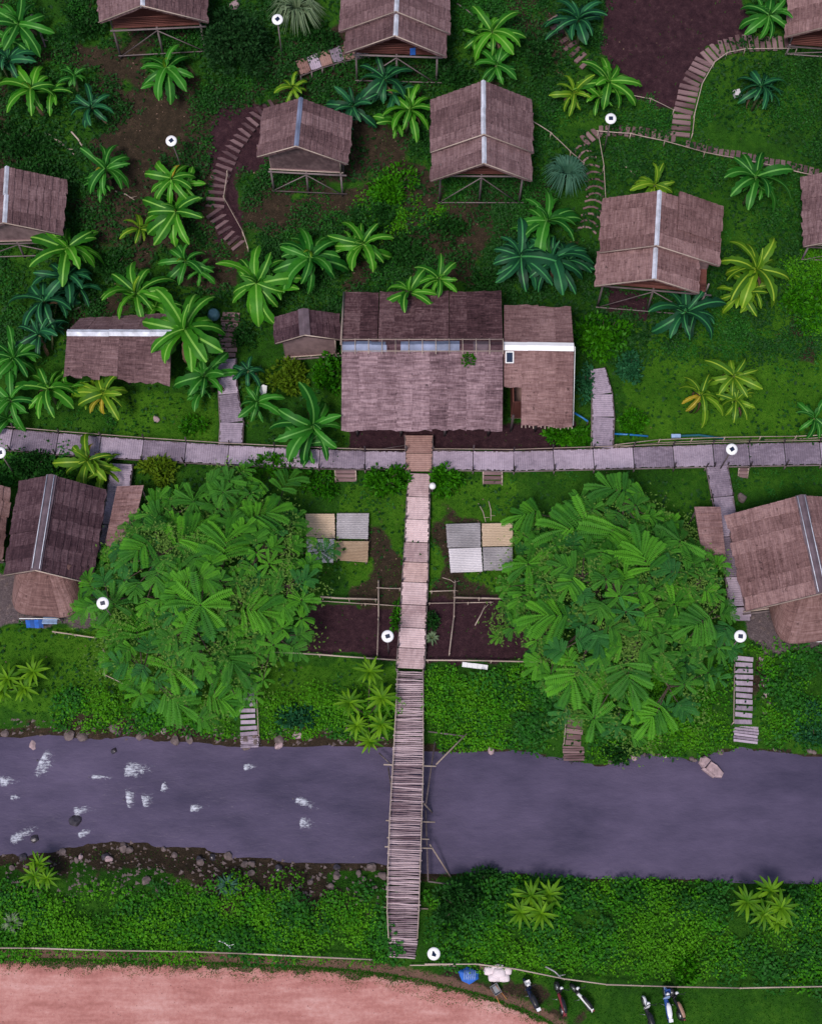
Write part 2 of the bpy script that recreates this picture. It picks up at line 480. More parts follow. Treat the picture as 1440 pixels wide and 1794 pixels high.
def road_material():
    m = N('dirt_road')
    g = m.n('ShaderNodeNewGeometry'); pos = g.outputs['Position']
    mp = m.n('ShaderNodeMapping'); mp.inputs['Scale'].default_value = (.35, 1.3, 1); m.l(pos, mp.inputs[0])
    mp2 = m.n('ShaderNodeMapping'); mp2.inputs['Scale'].default_value = (.06, 2.6, 1); m.l(pos, mp2.inputs[0])
    n1 = m.noise(mp.outputs[0], .9, 5, .6); n2 = m.noise(pos, 5.0, 5, .7); n3 = m.noise(pos, 24.0, 3, .7)
    f = m.math('ADD', m.math('MULTIPLY', n1, .62), m.math('MULTIPLY', n2, .26))
    f = m.math('ADD', f, m.math('MULTIPLY', n3, .12))
    f = m.math('ADD', f, m.math('MULTIPLY', m.math('SUBTRACT', m.noise(mp2.outputs[0], 1.0, 3, .5), .5), .16))
    c = m.ramp(f, [(.34, (.30, .12, .105, 1)), (.46, (.43, .185, .165, 1)), (.54, (.51, .25, .225, 1)), (.66, (.62, .37, .345, 1))])
    m.bump(m.math('ADD', n2, m.math('MULTIPLY', n3, .5)), .5, .05)
    return m.done(c, .95, .1)
M['road'] = road_material()

def water_material():
    m = N('muddy_water')
    g = m.n('ShaderNodeNewGeometry'); pos = g.outputs['Position']
    mp = m.n('ShaderNodeMapping'); mp.inputs['Scale'].default_value = (.45, 1.0, 1); m.l(pos, mp.inputs[0])
    n1 = m.noise(mp.outputs[0], .8, 7, .65); n2 = m.noise(mp.outputs[0], 5.0, 5, .65); n3 = m.noise(mp.outputs[0], .22, 4)
    c = m.ramp(m.math('ADD', m.math('MULTIPLY', n3, .6), m.math('MULTIPLY', n1, .4)),
               [(.36, (.048, .041, .076, 1)), (.64, (.110, .088, .152, 1))])
    m.bump(m.math('ADD', m.math('MULTIPLY', n1, .7), m.math('MULTIPLY', n2, .5)), .5, .10)
    m.p.inputs['IOR'].default_value = 1.33
    return m.done(c, .16, .5)
M['water'] = water_material()

# ------------------------------------------------------------------ survey regions (soil, gravel, planting)
def wpoly(px): return np.array([G(u, v)[:2] for u, v in px])

def inpoly(x, y, poly):
    ins = np.zeros(x.shape, dtype=bool)
    n = len(poly); j = n - 1
    for i in range(n):
        xi, yi = poly[i]; xj, yj = poly[j]
        c = ((yi > y) != (yj > y)) & (x < (xj - xi) * (y - yi) / (yj - yi + 1e-12) + xi)
        ins ^= c; j = i
    return ins

REG = {
    'soil': [[(1060, -20), (1300, -20), (1325, 55), (1245, 85), (1200, 195), (1165, 198), (1100, 160), (1055, 90)],
             [(545, 1058), (708, 1062), (708, 1152), (470, 1140), (525, 1090)],
             [(742, 1052), (965, 1052), (975, 1158), (745, 1158)],
             [(600, 740), (1010, 740), (1010, 790), (600, 790)],
             [(370, 195), (475, 185), (470, 300), (415, 300), (425, 420), (375, 425)],
             [(1060, 500), (1150, 520), (1135, 562), (1060, 545)]],
    'brown': [[(215, 125), (345, 150), (352, 265), (250, 300), (210, 240)], [(440, 320), (620, 320), (640, 400), (440, 400)],
              [(765, 310), (940, 310), (935, 400), (760, 400)], [(60, 75), (235, 75), (235, 150), (100, 160)],
              [(105, 530), (240, 495), (240, 575), (105, 585)], [(600, 210), (745, 215), (780, 310), (640, 300)],
              [(930, 40), (1010, 70), (1010, 160), (930, 130)], [(210, 300), (280, 290), (300, 430), (215, 470)],
              [(300, 420), (400, 430), (420, 540), (330, 530)], [(755, 400), (850, 400), (850, 510), (755, 510)],
              [(600, 470), (680, 470), (660, 520), (600, 520)], [(640, 100), (760, 100), (780, 160), (640, 170)],
              [(0, 1280), (690, 1300), (690, 1325), (0, 1310)], [(0, 1480), (560, 1500), (690, 1520), (560, 1590), (330, 1575), (0, 1555)],
              [(690, 1700), (800, 1716), (880, 1745), (980, 1790), (1250, 1800), (850, 1800), (700, 1735)],
              [(640, 900), (705, 900), (705, 1050), (640, 1050)], [(750, 900), (790, 900), (870, 1040), (750, 1040)],
              [(1310, 1130), (1345, 1130), (1345, 1240), (1310, 1240)], [(1370, 550), (1440, 500), (1440, 620), (1370, 600)]],
    'gravel': [[(-60, 1000), (180, 1020), (180, 1098), (-60, 1095)], [(1295, 1045), (1500, 1060), (1500, 1125), (1340, 1148), (1300, 1110)]],
    'lawn': [[(1090, 560), (1500, 500), (1500, 775), (1090, 775)], [(600, 850), (710, 845), (710, 1045), (600, 1045)], [(750, 845), (900, 835), (900, 1040), (750, 1040)], [(-60, 1095), (170, 1105), (480, 1160), (700, 1165), (700, 1235), (-60, 1250)], [(200, 690), (380, 690), (380, 775), (200, 775)]],
    'clear': [[(1172, 248), (1178, 190), (1198, 130), (1232, 78), (1300, 58), (1400, 56), (1400, 88), (1300, 94), (1258, 104), (1230, 150), (1216, 200), (1214, 250)], [(1003, 248), (1062, 248), (1066, 422), (1003, 422)], [(355, 330), (395, 255), (465, 165), (495, 190), (435, 260), (408, 330), (410, 370), (445, 432), (415, 446), (355, 380)], [(1185, 240), (1440, 295), (1440, 315), (1185, 260)], [(950, 20), (985, 20), (1045, 115), (1010, 125)],
              [(1280, 1145), (1325, 1145), (1332, 1308), (1280, 1308)], [(983, 1245), (1028, 1245), (1028, 1340), (983, 1340)], [(413, 1195), (458, 1195), (458, 1322), (413, 1322)], [(800, 1158), (862, 1158), (862, 1182), (800, 1182)]],
    'lush': [[(-60, 1570), (690, 1545), (690, 1685), (-60, 1665)], [(745, 1545), (1500, 1560), (1500, 1735), (760, 1680)],
             [(745, 1170), (1290, 1170), (1290, 1320), (745, 1320)], [(1310, 1150), (1500, 1130), (1500, 1310), (1330, 1310)],
             [(100, 1225), (690, 1225), (690, 1305), (100, 1300)], [(630, 280), (770, 290), (790, 400), (640, 400)],
             [(-60, 790), (120, 790), (120, 850), (-60, 850)], [(1380, 450), (1500, 450), (1500, 600), (1400, 600)]],
}
REGW = {k: [wpoly(p) for p in ps] for k, ps in REG.items()}

def region(kind, x, y, warp=.6, s=11):
    if kind == 'brown': warp = 1.2; x = x + (fbm(x * .3, y * .3, 17) - .5) * 5; y = y + (fbm(x * .3 + 7, y * .3, 18) - .5) * 5
    wx = x + (fbm(x * .8, y * .8, s) - .5) * 2 * warp
    wy = y + (fbm(x * .8 + 40, y * .8, s) - .5) * 2 * warp
    r = np.zeros(x.shape, dtype=bool)
    for p in REGW[kind]:
        r |= inpoly(wx, wy, p)
    return r

# ------------------------------------------------------------------ the ground, road, river
RT0 = np.array([G(u, v)[:2] for u, v in [(-300, 1682), (0, 1688), (200, 1692), (400, 1697), (520, 1702), (600, 1708), (680, 1716), (740, 1727), (792, 1739), (840, 1751), (875, 1763), (920, 1779), (957, 1796)]] + [(11, -.6), (40, -3)])
def axis(lo, hi, step, far, n=9):
    a = np.arange(lo, hi + step / 2, step)
    l = lo - (far * (np.linspace(0, 1, n + 1)[1:] ** 2))[::-1]
    h = hi + far * (np.linspace(0, 1, n + 1)[1:] ** 2)
    return np.concatenate([l, a, h])

def build_ground():
    xs = axis(-34, 34, .28, 600); ys = axis(-4, 68, .28, 600)
    X, Y = np.meshgrid(xs, ys)
    Z = terr(X, Y)
    V = np.stack([X, Y, Z], -1).reshape(-1, 3)
    nx, ny = len(xs), len(ys)
    i = np.arange(nx * ny).reshape(ny, nx)
    F = np.stack([i[:-1, :-1], i[:-1, 1:], i[1:, 1:], i[1:, :-1]], -1).reshape(-1, 4)
    me = np_mesh('ground', V, F, M['ground'], smooth=True)
    for k in ('soil', 'brown', 'gravel', 'lawn', 'dust'):
        a = region(k, X, Y).astype(np.float64) if k != 'dust' else np.zeros(X.shape)
        b = a.copy()
        b[1:-1, 1:-1] = (a[1:-1, 1:-1] * 2 + a[:-2, 1:-1] + a[2:, 1:-1] + a[1:-1, :-2] + a[1:-1, 2:]) / 6
        if k == 'brown':      # bare mud along the water's edge and patchy bare earth on the hill
            yn = np.interp(X, NBW[:, 0], NBW[:, 1]); ys_ = np.interp(X, SBW[:, 0], SBW[:, 1])
            d = np.maximum(Y - yn, ys_ - Y)
            b = b * .75
            b = np.maximum(b, np.where(d < np.where(X > 1.5, .12, .55), 1.0, 0.0))
            b = np.maximum(b, .8 * ss(.43, .56, fbm(X * .28, Y * .28, 21)) * ss(1, 5, Y - HILL0) * (X < 9 + .4 * (Y - HILL0)))
        if k == 'dust':
            re_ = Y - np.interp(X, RT0[:, 0], RT0[:, 1]); b = .95 * (1 - ss(.2, 1.3, re_))
        at = me.attributes.new(k, 'FLOAT', 'POINT')
        at.data.foreach_set('value', b.ravel().astype(np.float32))
    tag(link('ground', me), 'grassy riverside ground rising into a bare earthed hillside', kind='structure')
build_ground()

def sheet(name, xs, f_lo, f_hi, rows, lift, mat, label, bump=0.0):
    V = []; nx = len(xs)
    for r in range(rows + 1):
        t = r / rows
        for x in xs:
            y = f_lo(x) * (1 - t) + f_hi(x) * t
            V.append((x, y, tz(x, y) + lift - .16 * ss(.965, 1, t) * (bump > 0) + .15 * (float(fbm(x * 3.1, y * 3.1, 33)) - .5) * ss(.9, .97, t) * (bump > 0) + bump * (float(fbm(x * .5, y * 1.6, 31)) - .3) * min(1, 4 * t, 4 * (1 - t))))
    i = np.arange(nx * (rows + 1)).reshape(rows + 1, nx)
    F = np.stack([i[:-1, :-1], i[:-1, 1:], i[1:, 1:], i[1:, :-1]], -1).reshape(-1, 4)
    return tag(link(name, np_mesh(name, np.array(V), F, mat, smooth=True)), label, kind='structure')

RT = RT0
def road_top(x): return .35 + float(np.interp(x, RT[:, 0], RT[:, 1])) + (float(vnoise(x * 1.7, 3.3)) - .5) * .35 + (float(vnoise(x * 6, 9.3)) - .5) * .16
sheet('dirt_road', list(np.arange(-60, 60, .22)), lambda x: -9.0, road_top, 52, .03, M['road'], 'pink red dirt road along the bottom of the photo', .07)

def build_water():
    xs = np.concatenate([np.linspace(-400, -36, 10), np.arange(-34, 34, .5), np.linspace(36, 400, 10)])
    tt = np.linspace(0, 1, 16)
    yn = np.interp(xs, NBW[:, 0], NBW[:, 1]) + .7; ys = np.interp(xs, SBW[:, 0], SBW[:, 1]) - .7
    Y = ys[None] * (1 - tt[:, None]) + yn[None] * tt[:, None]
    X = np.repeat(xs[None], 16, 0)
    amp = ss(-2, -16, X) * .10 + .02
    Z = WATER + .0 + (fbm(X * .9, Y * 1.5, 41) - .5) * amp
    V = np.stack([X, Y, Z], -1).reshape(-1, 3)
    i = np.arange(V.shape[0]).reshape(16, -1)
    F = np.stack([i[:-1, :-1], i[:-1, 1:], i[1:, 1:], i[1:, :-1]], -1).reshape(-1, 4)
    tag(link('river_water', np_mesh('river_water', V, F, M['water'], smooth=True)), 'muddy purple grey river flowing under the bamboo bridge', kind='structure')
build_water()

# ------------------------------------------------------------------ thatch, huts and the hall
def lerp(a, b, t): return a + (b - a) * t

def slope(parent, a0, a1, b0, b1, mat, pw=.85, course=.42, th=.13, jag=.065, step=.055, skip=None):
    """One roof slope of thatch panels laid side by side: ridge a0-a1, eave b0-b1."""
    a0, a1, b0, b1 = map(Vector, (a0, a1, b0, b1))
    L = ((a1 - a0).length + (b1 - b0).length) / 2
    S = ((b0 - a0).length + (b1 - a1).length) / 2
    nrm = (a1 - a0).cross(b0 - a0).normalized()
    if nrm.z < 0: nrm = -nrm
    n = max(1, round(L / pw)); nc = max(3, round(S / course))
    for i in range(n):
        s0, s1 = i / n, (i + 1) / n
        s0 += random.uniform(-.012, .004) * (1 if i else 0); s1 += random.uniform(-.004, .012) * (1 if i < n - 1 else 0)
        lift = random.uniform(0, .022); te = 1 + random.uniform(-jag, jag) * .5 / S * 2
        tmax = te
        if skip: tmax = skip((s0 + s1) / 2, te)
        if tmax <= 0.05: continue
        mb = MB(); cols = 4
        rows = []
        u0 = random.uniform(0, 40)
        ncc = max(2, round(nc * tmax))
        for k in range(ncc):
            rows.append((k / ncc, 0.0)); rows.append(((k + 1) / ncc, step))
        vs = []; uvs = []
        for ri, (t, h) in enumerate(rows):
            for c in range(cols):
                s = lerp(s0, s1, c / (cols - 1))
                tj = t * tmax
                if ri % 2 and ri < len(rows) - 1 or (ri % 2 == 0 and ri): tj += random.uniform(-.02, .02) / S * 1.5
                if ri == len(rows) - 1: tj += random.uniform(-jag, jag) / S
                p = lerp(lerp(a0, a1, s), lerp(b0, b1, s), tj) + nrm * (lift + h + random.uniform(-.012, .018))
                vs.append(p); uvs.append((s * L + u0, tj * S))
        fs = []
        for r in range(len(rows) - 1):
            for c in range(cols - 1):
                q = (r * cols + c, r * cols + c + 1, (r + 1) * cols + c + 1, (r + 1) * cols + c)
                fs.append(q)
        nb = len(vs)
        ring = [c for c in range(cols)] + [r * cols + cols - 1 for r in range(1, len(rows))] + [(len(rows) - 1) * cols + c for c in range(cols - 2, -1, -1)] + [r * cols for r in range(len(rows) - 2, 0, -1)]
        for k in ring:
            vs.append(vs[k] - nrm * th); uvs.append(uvs[k])
        m = len(ring)
        for k in range(m):
            fs.append((ring[k], ring[(k + 1) % m], nb + (k + 1) % m, nb + k))
        fs.append(tuple(nb + k for k in range(m)))
        mb.add(vs, fs, 0, uvs)
        part('thatch_panel', mb, mat, parent)

def cap_strip(parent, a0, a1, w, drop, mat, seg=1.6, name='ridge_sheet', lift=.10, mats=None, gap=0.0):
    a0, a1 = Vector(a0), Vector(a1)
    d = a1 - a0; L = d.length; d.normalize()
    side = Vector((d.y, -d.x, 0)).normalized()
    n = max(1, round(L / seg))
    for i in range(n):
        p0 = a0 + d * (L * i / n + random.uniform(-.03, .01)); p1 = a0 + d * (L * (i + 1) / n + random.uniform(0, .05))
        up = Vector((0, 0, lift + .012 * (i % 2)))
        sk = side * random.uniform(-.03, .03)
        prof = [(-w / 2, -drop), (-w / 4, -drop * .42), (0, .02), (w / 4, -drop * .42), (w / 2, -drop)]
        mb = MB(); vs = []
        for p in (p0, p1):
            for q, z in prof: vs.append(p + sk + side * q + Vector((0, 0, z)) + up)
        for p in (p0, p1):
            for q, z in prof: vs.append(p + sk + side * q + Vector((0, 0, z - .02)) + up)
        fs = []
        for k in range(4):
            fs += [(k, k + 1, 6 + k, 5 + k), (10 + k, 15 + k, 16 + k, 11 + k)]
            fs += [(k, 10 + k, 11 + k, k + 1), (5 + k, 6 + k, 16 + k, 15 + k)]
        fs += [(0, 5, 15, 10), (4, 14, 19, 9)]
        mb.add(vs, fs)
        part(name, mb, (mats[i % len(mats)] if mats else mat), parent)

def pole(parent, name, pts, r, mat, n=6, r2=None):
    mb = MB(); mb.tube(pts, r, n, r2=r2)
    return part(name, mb, mat, parent, smooth=True)

def hut(name, label, rf, rb, h, wl, wr, rise, floor, mat='thatch_hut', cap='cap_white', sect=None, gable='open', cat='hut',
        capw=.27, barge='pole_pale', fo=.7, so=.55, walls='wall_mat', group=None, pw=.85, braces=True, length=None):
    """Stilted hut with a gable roof; rf, rb are the surveyed front and back ridge ends, h the ridge height above the front ground."""
    z = 2.0
    for _ in range(30):
        p = P(rf[0], rf[1], z); z = .5 * z + .5 * (tz(p.x, p.y) + h)
    R0 = P(rf[0], rf[1], z); R1 = P(rb[0], rb[1], z)
    if length: R1 = R0 + (R1 - R0).normalized() * length
    d = (R1 - R0); L = d.length; d.normalize()
    rt = Vector((d.y, -d.x, 0))
    gz = tz(R0.x, R0.y)
    t = thing(name, label, cat, (R0.x + d.x * L / 2, R0.y + d.y * L / 2, gz), 0, group)
    up = Vector((0, 0, 1))
    sect = sect or [(0, 1, 0, wl, wr)]
    for (t0, t1, drop, sl_, sr_) in sect:
        A = R0 + d * (L * t0) - up * drop; B = R0 + d * (L * t1) - up * drop
        for sgn, w, w0 in ((-1, sl_, wl), (1, sr_, wr)):
            rs = rise * w / max(wl, wr)
            EA = A + rt * (sgn * w) - up * rs; EB = B + rt * (sgn * w) - up * rs
            slope(t, A, B, EA, EB, M[mat], pw)
            if barge:
                pole(t, 'barge_pole', [A + up * .16 - d * .03, EA + up * .14 - d * .03], .035, M[barge], 5)
        if cap:
            cap_strip(t, A, B, capw, .11, M[cap])
    # body
    zf = gz + floor
    f0, b0 = fo, L - .45
    ew = max(wl, wr)
    l_, r_ = -(wl - so), (wr - so)
    def Q(a, s, zz): return Vector((R0.x + d.x * a + rt.x * s, R0.y + d.y * a + rt.y * s, zz))
    top = lambda s: z - rise * abs(s) / ew - .16
    rz = math.atan2(rt.y, rt.x)
    mb = MB(); c = Q((f0 + b0) / 2, (l_ + r_) / 2, zf)
    mb.obox(c, rt * ((r_ - l_) / 2), d * ((b0 - f0) / 2), up * .06)
    part('floor', mb, M['wall_red' if gable == 'open' else 'step'], t)
    fw = f0 + (1.5 if gable == 'open' else .08)
    # walls: sides, back, front gable
    def wall(pts, nm='wall_panel', m=walls):
        mb = MB(); n_ = (pts[1] - pts[0]).cross(pts[2] - pts[0]).normalized() * .03
        k = len(pts)
        vs = [p + n_ for p in pts] + [p - n_ for p in pts]
        uv = [((p - pts[0]).dot((pts[1] - pts[0]).normalized()), p.z) for p in pts] * 2
        fs = [tuple(range(k)), tuple(range(2 * k - 1, k - 1, -1))] + [(i, k + i, k + (i + 1) % k, (i + 1) % k) for i in range(k)]
        mb.add(vs, fs, 0, uv); part(nm, mb, M[m], t)
    for s in (l_, r_):
        wall([Q(fw, s, zf + .07), Q(b0, s, zf + .07), Q(b0, s, top(s)), Q(fw, s, top(s))])
    for a in (fw, b0):
        wall([Q(a, l_ + .04, zf + .07), Q(a, r_ - .04, zf + .07), Q(a, r_ - .04, top(r_)), Q(a, 0, top(0) - .1), Q(a, l_ + .04, top(l_))], 'gable_wall')
    if gable == 'open':
        for k in range(5):
            zz = zf + .2 + k * .17
            pole(t, 'rail_slat', [Q(f0 + .03, l_ + .1, zz), Q(f0 + .03, r_ - .1, zz)], .035, M['wall_red'], 5)
        for s in (l_, r_):
            pole(t, 'porch_post', [Q(f0 + .02, s, zf), Q(f0 + .02, s, top(s))], .055, M['post'], 6)
    else:
        pole(t, 'wall_beam', [Q(f0, l_ - .1, zf), Q(f0, r_ + .15, zf)], .05, M['pole_pale'], 5)
        pole(t, 'corner_pole', [Q(f0, r_, zf), Q(f0, r_, top(r_))], .05, M['pole_pale'], 5)
    pole(t, 'floor_beam', [Q(f0 - .12, l_ - .15, zf - .1), Q(f0 - .12, r_ + .35, zf - .1)], .06, M['post'], 6)
    for a in (f0, (f0 + b0) / 2, b0):
        for s in (l_, (l_ + r_) / 2, r_):
            g = Q(a, s, 0); gzz = tz(g.x, g.y) - .25
            if zf - gzz > .2:
                pole(t, 'stilt', [Vector((g.x, g.y, gzz)), Vector((g.x + random.uniform(-.03, .03), g.y, zf - .05))], .075, M['post'], 6, r2=.06)
    if braces and floor > 1.2:
        m_ = (l_ + r_) / 2
        for s0, s1 in ((l_, m_), (r_, m_)):
            g = Q(f0, s0, 0)
            pole(t, 'brace', [Q(f0 - .1, s0, tz(g.x, g.y) + .3), Q(f0 - .1, s1, zf - .3)], .035, M['post'], 5)
        g = Q(f0, m_, 0); gg = tz(g.x, g.y)
        pole(t, 'brace', [Q(f0 - .11, l_ - .1, gg + .35), Q(f0 - .11, r_ + .3, gg + .42)], .04, M['post'], 5)
    return t, Q, L

S3 = lambda k: k
# hillside and riverside huts
PX = 28.5
hut('stilt_hut', 'thatched stilt hut cut by the top edge, left of the feathery tree', (249, 11), (249, -120), 6.0, 2.75, 3.55, 1.75, 3.2, cap='cap_white', length=5.2)
tB, QB, LB = hut('stilt_hut', 'stilt hut at the top edge with blue cloth under its porch', (692, 60), (699, -80), 6.2, 2.95, 3.0, 1.85, 3.4, sect=[(0, .30, .20, 2.95, 2.95), (.27, 1, 0, 3.4, 3.1)], length=5.6)
hut('stilt_hut', 'stilt hut with a closed woven front gable and blue white ridge sheet', (519, 257), (527, 171), 6.3, 2.35, 2.95, 1.7, 2.9, gable='wall', cap='cap_blue', fo=.5, mat='thatch_hut')
hut('stilt_hut', 'square stilt hut with open porch and tall braced stilts, upper middle of the hill', (848, 284), (847, 141), 6.7, 3.0, 2.95, 1.95, 4.0, sect=[(0, .36, .20, 3.0, 2.9), (.33, 1, 0, 3.05, 2.95)], fo=.9)
tE, QE, LE = hut('stilt_hut', 'wide stilt hut whose right roof side steps back, above dark banana plant', (1147, 487), (1155, 334), 6.0, 3.25, 3.9, 1.75, 3.3, sect=[(0, .40, .20, 3.25, 2.75), (.36, 1, 0, 3.15, 3.9)], mat='thatch_new', fo=.8)
hut('stilt_hut', 'purplish thatched hut with white ridge cut by the left edge', (7, 391), (13, 292), 5.2, 3.1, 3.15, 1.6, 2.2, gable='wall', fo=.5)
hut('stilt_hut', 'brown thatched hut in the top right corner with a tan side wall', (1500, 35), (1500, -60), 5.2, 3.6, 3.2, 2.1, 1.6, mat='thatch_new', gable='open')
hut('stilt_hut', 'thatched hut just showing at the right edge below the winding rail', (1530, 410), (1524, 285), 5.0, 3.6, 3.2, 1.9, 2.2, gable='wall')
hut('small_hut', 'small dark thatched hut tucked against the hall\'s left end', (534, 588), (531, 541), 3.9, 1.75, 2.1, 1.0, .5, mat='thatch_dark', cap='cap_grey', capw=.62, gable='wall', fo=.3, so=.4, braces=False)
tJ, QJ, LJ = hut('riverside_hut', 'dark thatched riverside hut at left with rounded front hood', (63, 1000), (90, 832), 4.8, 2.1, 2.75, 1.9, .5, mat='thatch_dark', cap='cap_grey', capw=.6, gable='wall', fo=.6, braces=False, barge='pole_pale')
tK, QK, LK = hut('riverside_hut', 'brown thatched riverside hut at the right edge with rounded front hood', (1440, 1040), (1402, 868), 4.8, 3.8, 3.0, 2.0, .5, mat='thatch_new', cap='cap_grey', capw=.6, gable='wall', fo=.6, braces=False)
hut('riverside_hut', 'sliver of a thatched hut at the left edge beside the walkway', (-75, 965), (-55, 835), 4.2, 1.8, 2.0, 1.6, .5, mat='thatch_hood', cap='cap_grey', gable='wall', braces=False)

# ridge rods of the two riverside huts
for t_, Q_, L_, zf in ((tJ, QJ, LJ, 4.8), (tK, QK, LK, 4.8)):
    for s in (-.2, .2):
        zz = t_.location.z + zf + .13
        pole(t_, 'ridge_rod', [Q_(.1, s, zz), Q_(L_ - .05, s, zz)], .024, M['cap_white'], 5)

# right-hand raised layer on the wide hut
def world_q(Q, a, s, zz): return Q(a, s, zz)
zE = tE.location.z + 6.0
A_ = QE(LE * .62, 1.25, zE - .42); B_ = QE(LE + .35, 1.25, zE - .42); C_ = QE(LE * .62, 3.95, zE - 1.68); D_ = QE(LE + .35, 3.95, zE - 1.68)
slope(tE, A_, B_, C_, D_, M['thatch_new'], .9)

def hood(parent, Q, a_back, a_front, half, z_top, z_eave, mat, skew=0.0, rise_w=.68):
    """Rounded thatch hood over a front porch, laid as fan panels."""
    n = 9; rows = 7
    for i in range(n):
        mb = MB(); vs = []; uvs = []
        for r in range(rows):
            t = r / (rows - 1)
            for c in range(4):
                s = (i + c / 3) / n
                ang = math.pi * (s - .5)
                ex = math.copysign(abs(math.sin(ang)) ** .42, ang) * half
                ey = max(0, math.cos(ang)) ** .42
                topx = (s - .5) * 2 * half * rise_w
                x = topx + (ex - topx) * t ** .85 + skew
                a = a_back - .12 * t - (a_back - a_front) * ey * t ** .85
                zz = z_top + (z_eave - z_top) * t ** 1.35 + random.uniform(-.03, .03) + (.04 if r % 2 else 0)
                if r == rows - 1: zz += random.uniform(-.05, .05)
                vs.append(Q(a, x, zz)); uvs.append((s * 6 + i * 3.1, t * 2.2))
        fs = [(r * 4 + c, r * 4 + c + 1, (r + 1) * 4 + c + 1, (r + 1) * 4 + c) for r in range(rows - 1) for c in range(3)]
        nb = len(vs)
        for k in range(nb): vs.append(vs[k] - Vector((0, 0, .14))); uvs.append(uvs[k])
        fs += [tuple(nb + q for q in reversed(f)) for f in fs]
        last = (rows - 1) * 4
        fs += [(last + c, last + c + 1, nb + last + c + 1, nb + last + c) for c in range(3)]
        for r in range(rows - 1):
            fs += [(r * 4, (r + 1) * 4, nb + (r + 1) * 4, nb + r * 4), (r * 4 + 3, nb + r * 4 + 3, nb + (r + 1) * 4 + 3, (r + 1) * 4 + 3)]
        mb.add(vs, fs, 0, uvs)
        part('hood_panel', mb, M[mat], parent)
hood(tJ, QJ, .75, -1.75, 1.95, tJ.location.z + 3.9, tJ.location.z + 2.3, 'thatch_hood', .15)
hood(tK, QK, .75, -1.9, 2.2, tK.location.z + 3.9, tK.location.z + 2.3, 'thatch_hood', -.1)

def ew_roof(t, rl, rr, fl, fr, zr, ze, mats, pw=1.0, back_run=1.0, skip=None, th=.16, jag=.14, over=0.0, course=.42, back=None):
    """Roof with its ridge running left-right; returns ridge ends and eave ends."""
    A, B = P(rl[0], rl[1], zr), P(rr[0], rr[1], zr)
    Cc, D = P(fl[0], fl[1], ze), P(fr[0], fr[1], ze)
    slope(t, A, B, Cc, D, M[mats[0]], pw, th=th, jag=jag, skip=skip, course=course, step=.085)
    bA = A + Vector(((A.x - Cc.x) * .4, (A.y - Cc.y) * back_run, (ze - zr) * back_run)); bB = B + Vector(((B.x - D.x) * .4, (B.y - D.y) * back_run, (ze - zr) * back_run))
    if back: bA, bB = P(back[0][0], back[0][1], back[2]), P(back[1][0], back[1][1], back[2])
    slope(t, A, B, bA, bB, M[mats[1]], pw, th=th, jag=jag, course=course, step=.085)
    return A, B, Cc, D, bA, bB

def body_under(t, Cc, D, bA, bB, z0, ze, inset=.7, mat='wall_red', floor=True, front=1.2):
    x0, x1 = max(Cc.x, bA.x) + inset, min(D.x, bB.x) - inset
    y0, y1 = max(Cc.y, D.y) + front, min(bA.y, bB.y) - inset
    if floor:
        mb = MB(); mb.box(((x0 + x1) / 2, (y0 + y1) / 2, z0 + .45), (x1 - x0, y1 - y0, .12)); part('floor', mb, M['deck_brown'], t)
    ztop = ze + .55
    for (cx, cy, sx, sy, nm) in (((x0 + x1) / 2, y0, x1 - x0 - .1, .06, 'front_wall'), ((x0 + x1) / 2, y1, x1 - x0 - .1, .06, 'back_wall'), (x0, (y0 + y1) / 2, .06, y1 - y0, 'end_wall'), (x1, (y0 + y1) / 2, .06, y1 - y0, 'end_wall')):
        mb = MB(); mb.box((cx, cy, (z0 + .52 + ztop) / 2), (sx, sy, ztop - z0 - .52)); part(nm, mb, M[mat], t)
    n = max(2, round((x1 - x0) / 2.6))
    for i in range(n + 1):
        x = lerp(x0, x1, i / n)
        pole(t, 'post', [(x, y0 - front * .55, tz(x, y0) - .2), (x, y0 - front * .55, ze + .1)], .08, M['post'], 6)

# the long hall
hall = thing('thatched_hall', 'long thatched hall with blue and white ridge sheets at the head of the path', 'hall', (P(800, 700, 0).x, P(800, 700, 0).y, 0))
ZR, ZE = 6.2, 2.35
A, B, Cc, D, bA, bB = ew_roof(hall, (599, 606), (881, 606), (598, 752), (880, 753), ZR, ZE, ('thatch_hall', 'thatch_hall_back'), 1.05, 1.0, th=.2, jag=.07, back=((604, 514), (878, 512), 3.9))
body_under(hall, Cc, D, bA, bB, 0, ZE, mat='wall_red')
cap_strip(hall, A, B, .62, .22, None, .82, mats=[M[k_] for k_ in ('cap_blue', 'cap_blue', 'cap_blue', 'thatch_dark', 'cap_blue', 'cap_blue', 'cap_blue', 'cap_blue', 'thatch_dark', 'cap_grey', 'thatch_dark', 'thatch_dark')], lift=.2)
for i in range(13):
    p = lerp(A, B, i / 12)
    mb = MB(); mb.tube([p + Vector((0, .42, .10)), p + Vector((0, 0, .30)), p + Vector((0, -.5, .02))], .022, 4); part('ridge_tie', mb, M['pole_pale'], hall)
for dy, dz in ((.34, .17), (-.36, .13)):
    pole(hall, 'ridge_rod', [A + Vector((0, dy, dz)), B + Vector((0, dy, dz))], .025, M['pole_pale'], 4)
pole(hall, 'barge_pole', [A + Vector((-.05, 0, .2)), bA + Vector((-.05, 0, .2))], .05, M['pole_pale'], 5)
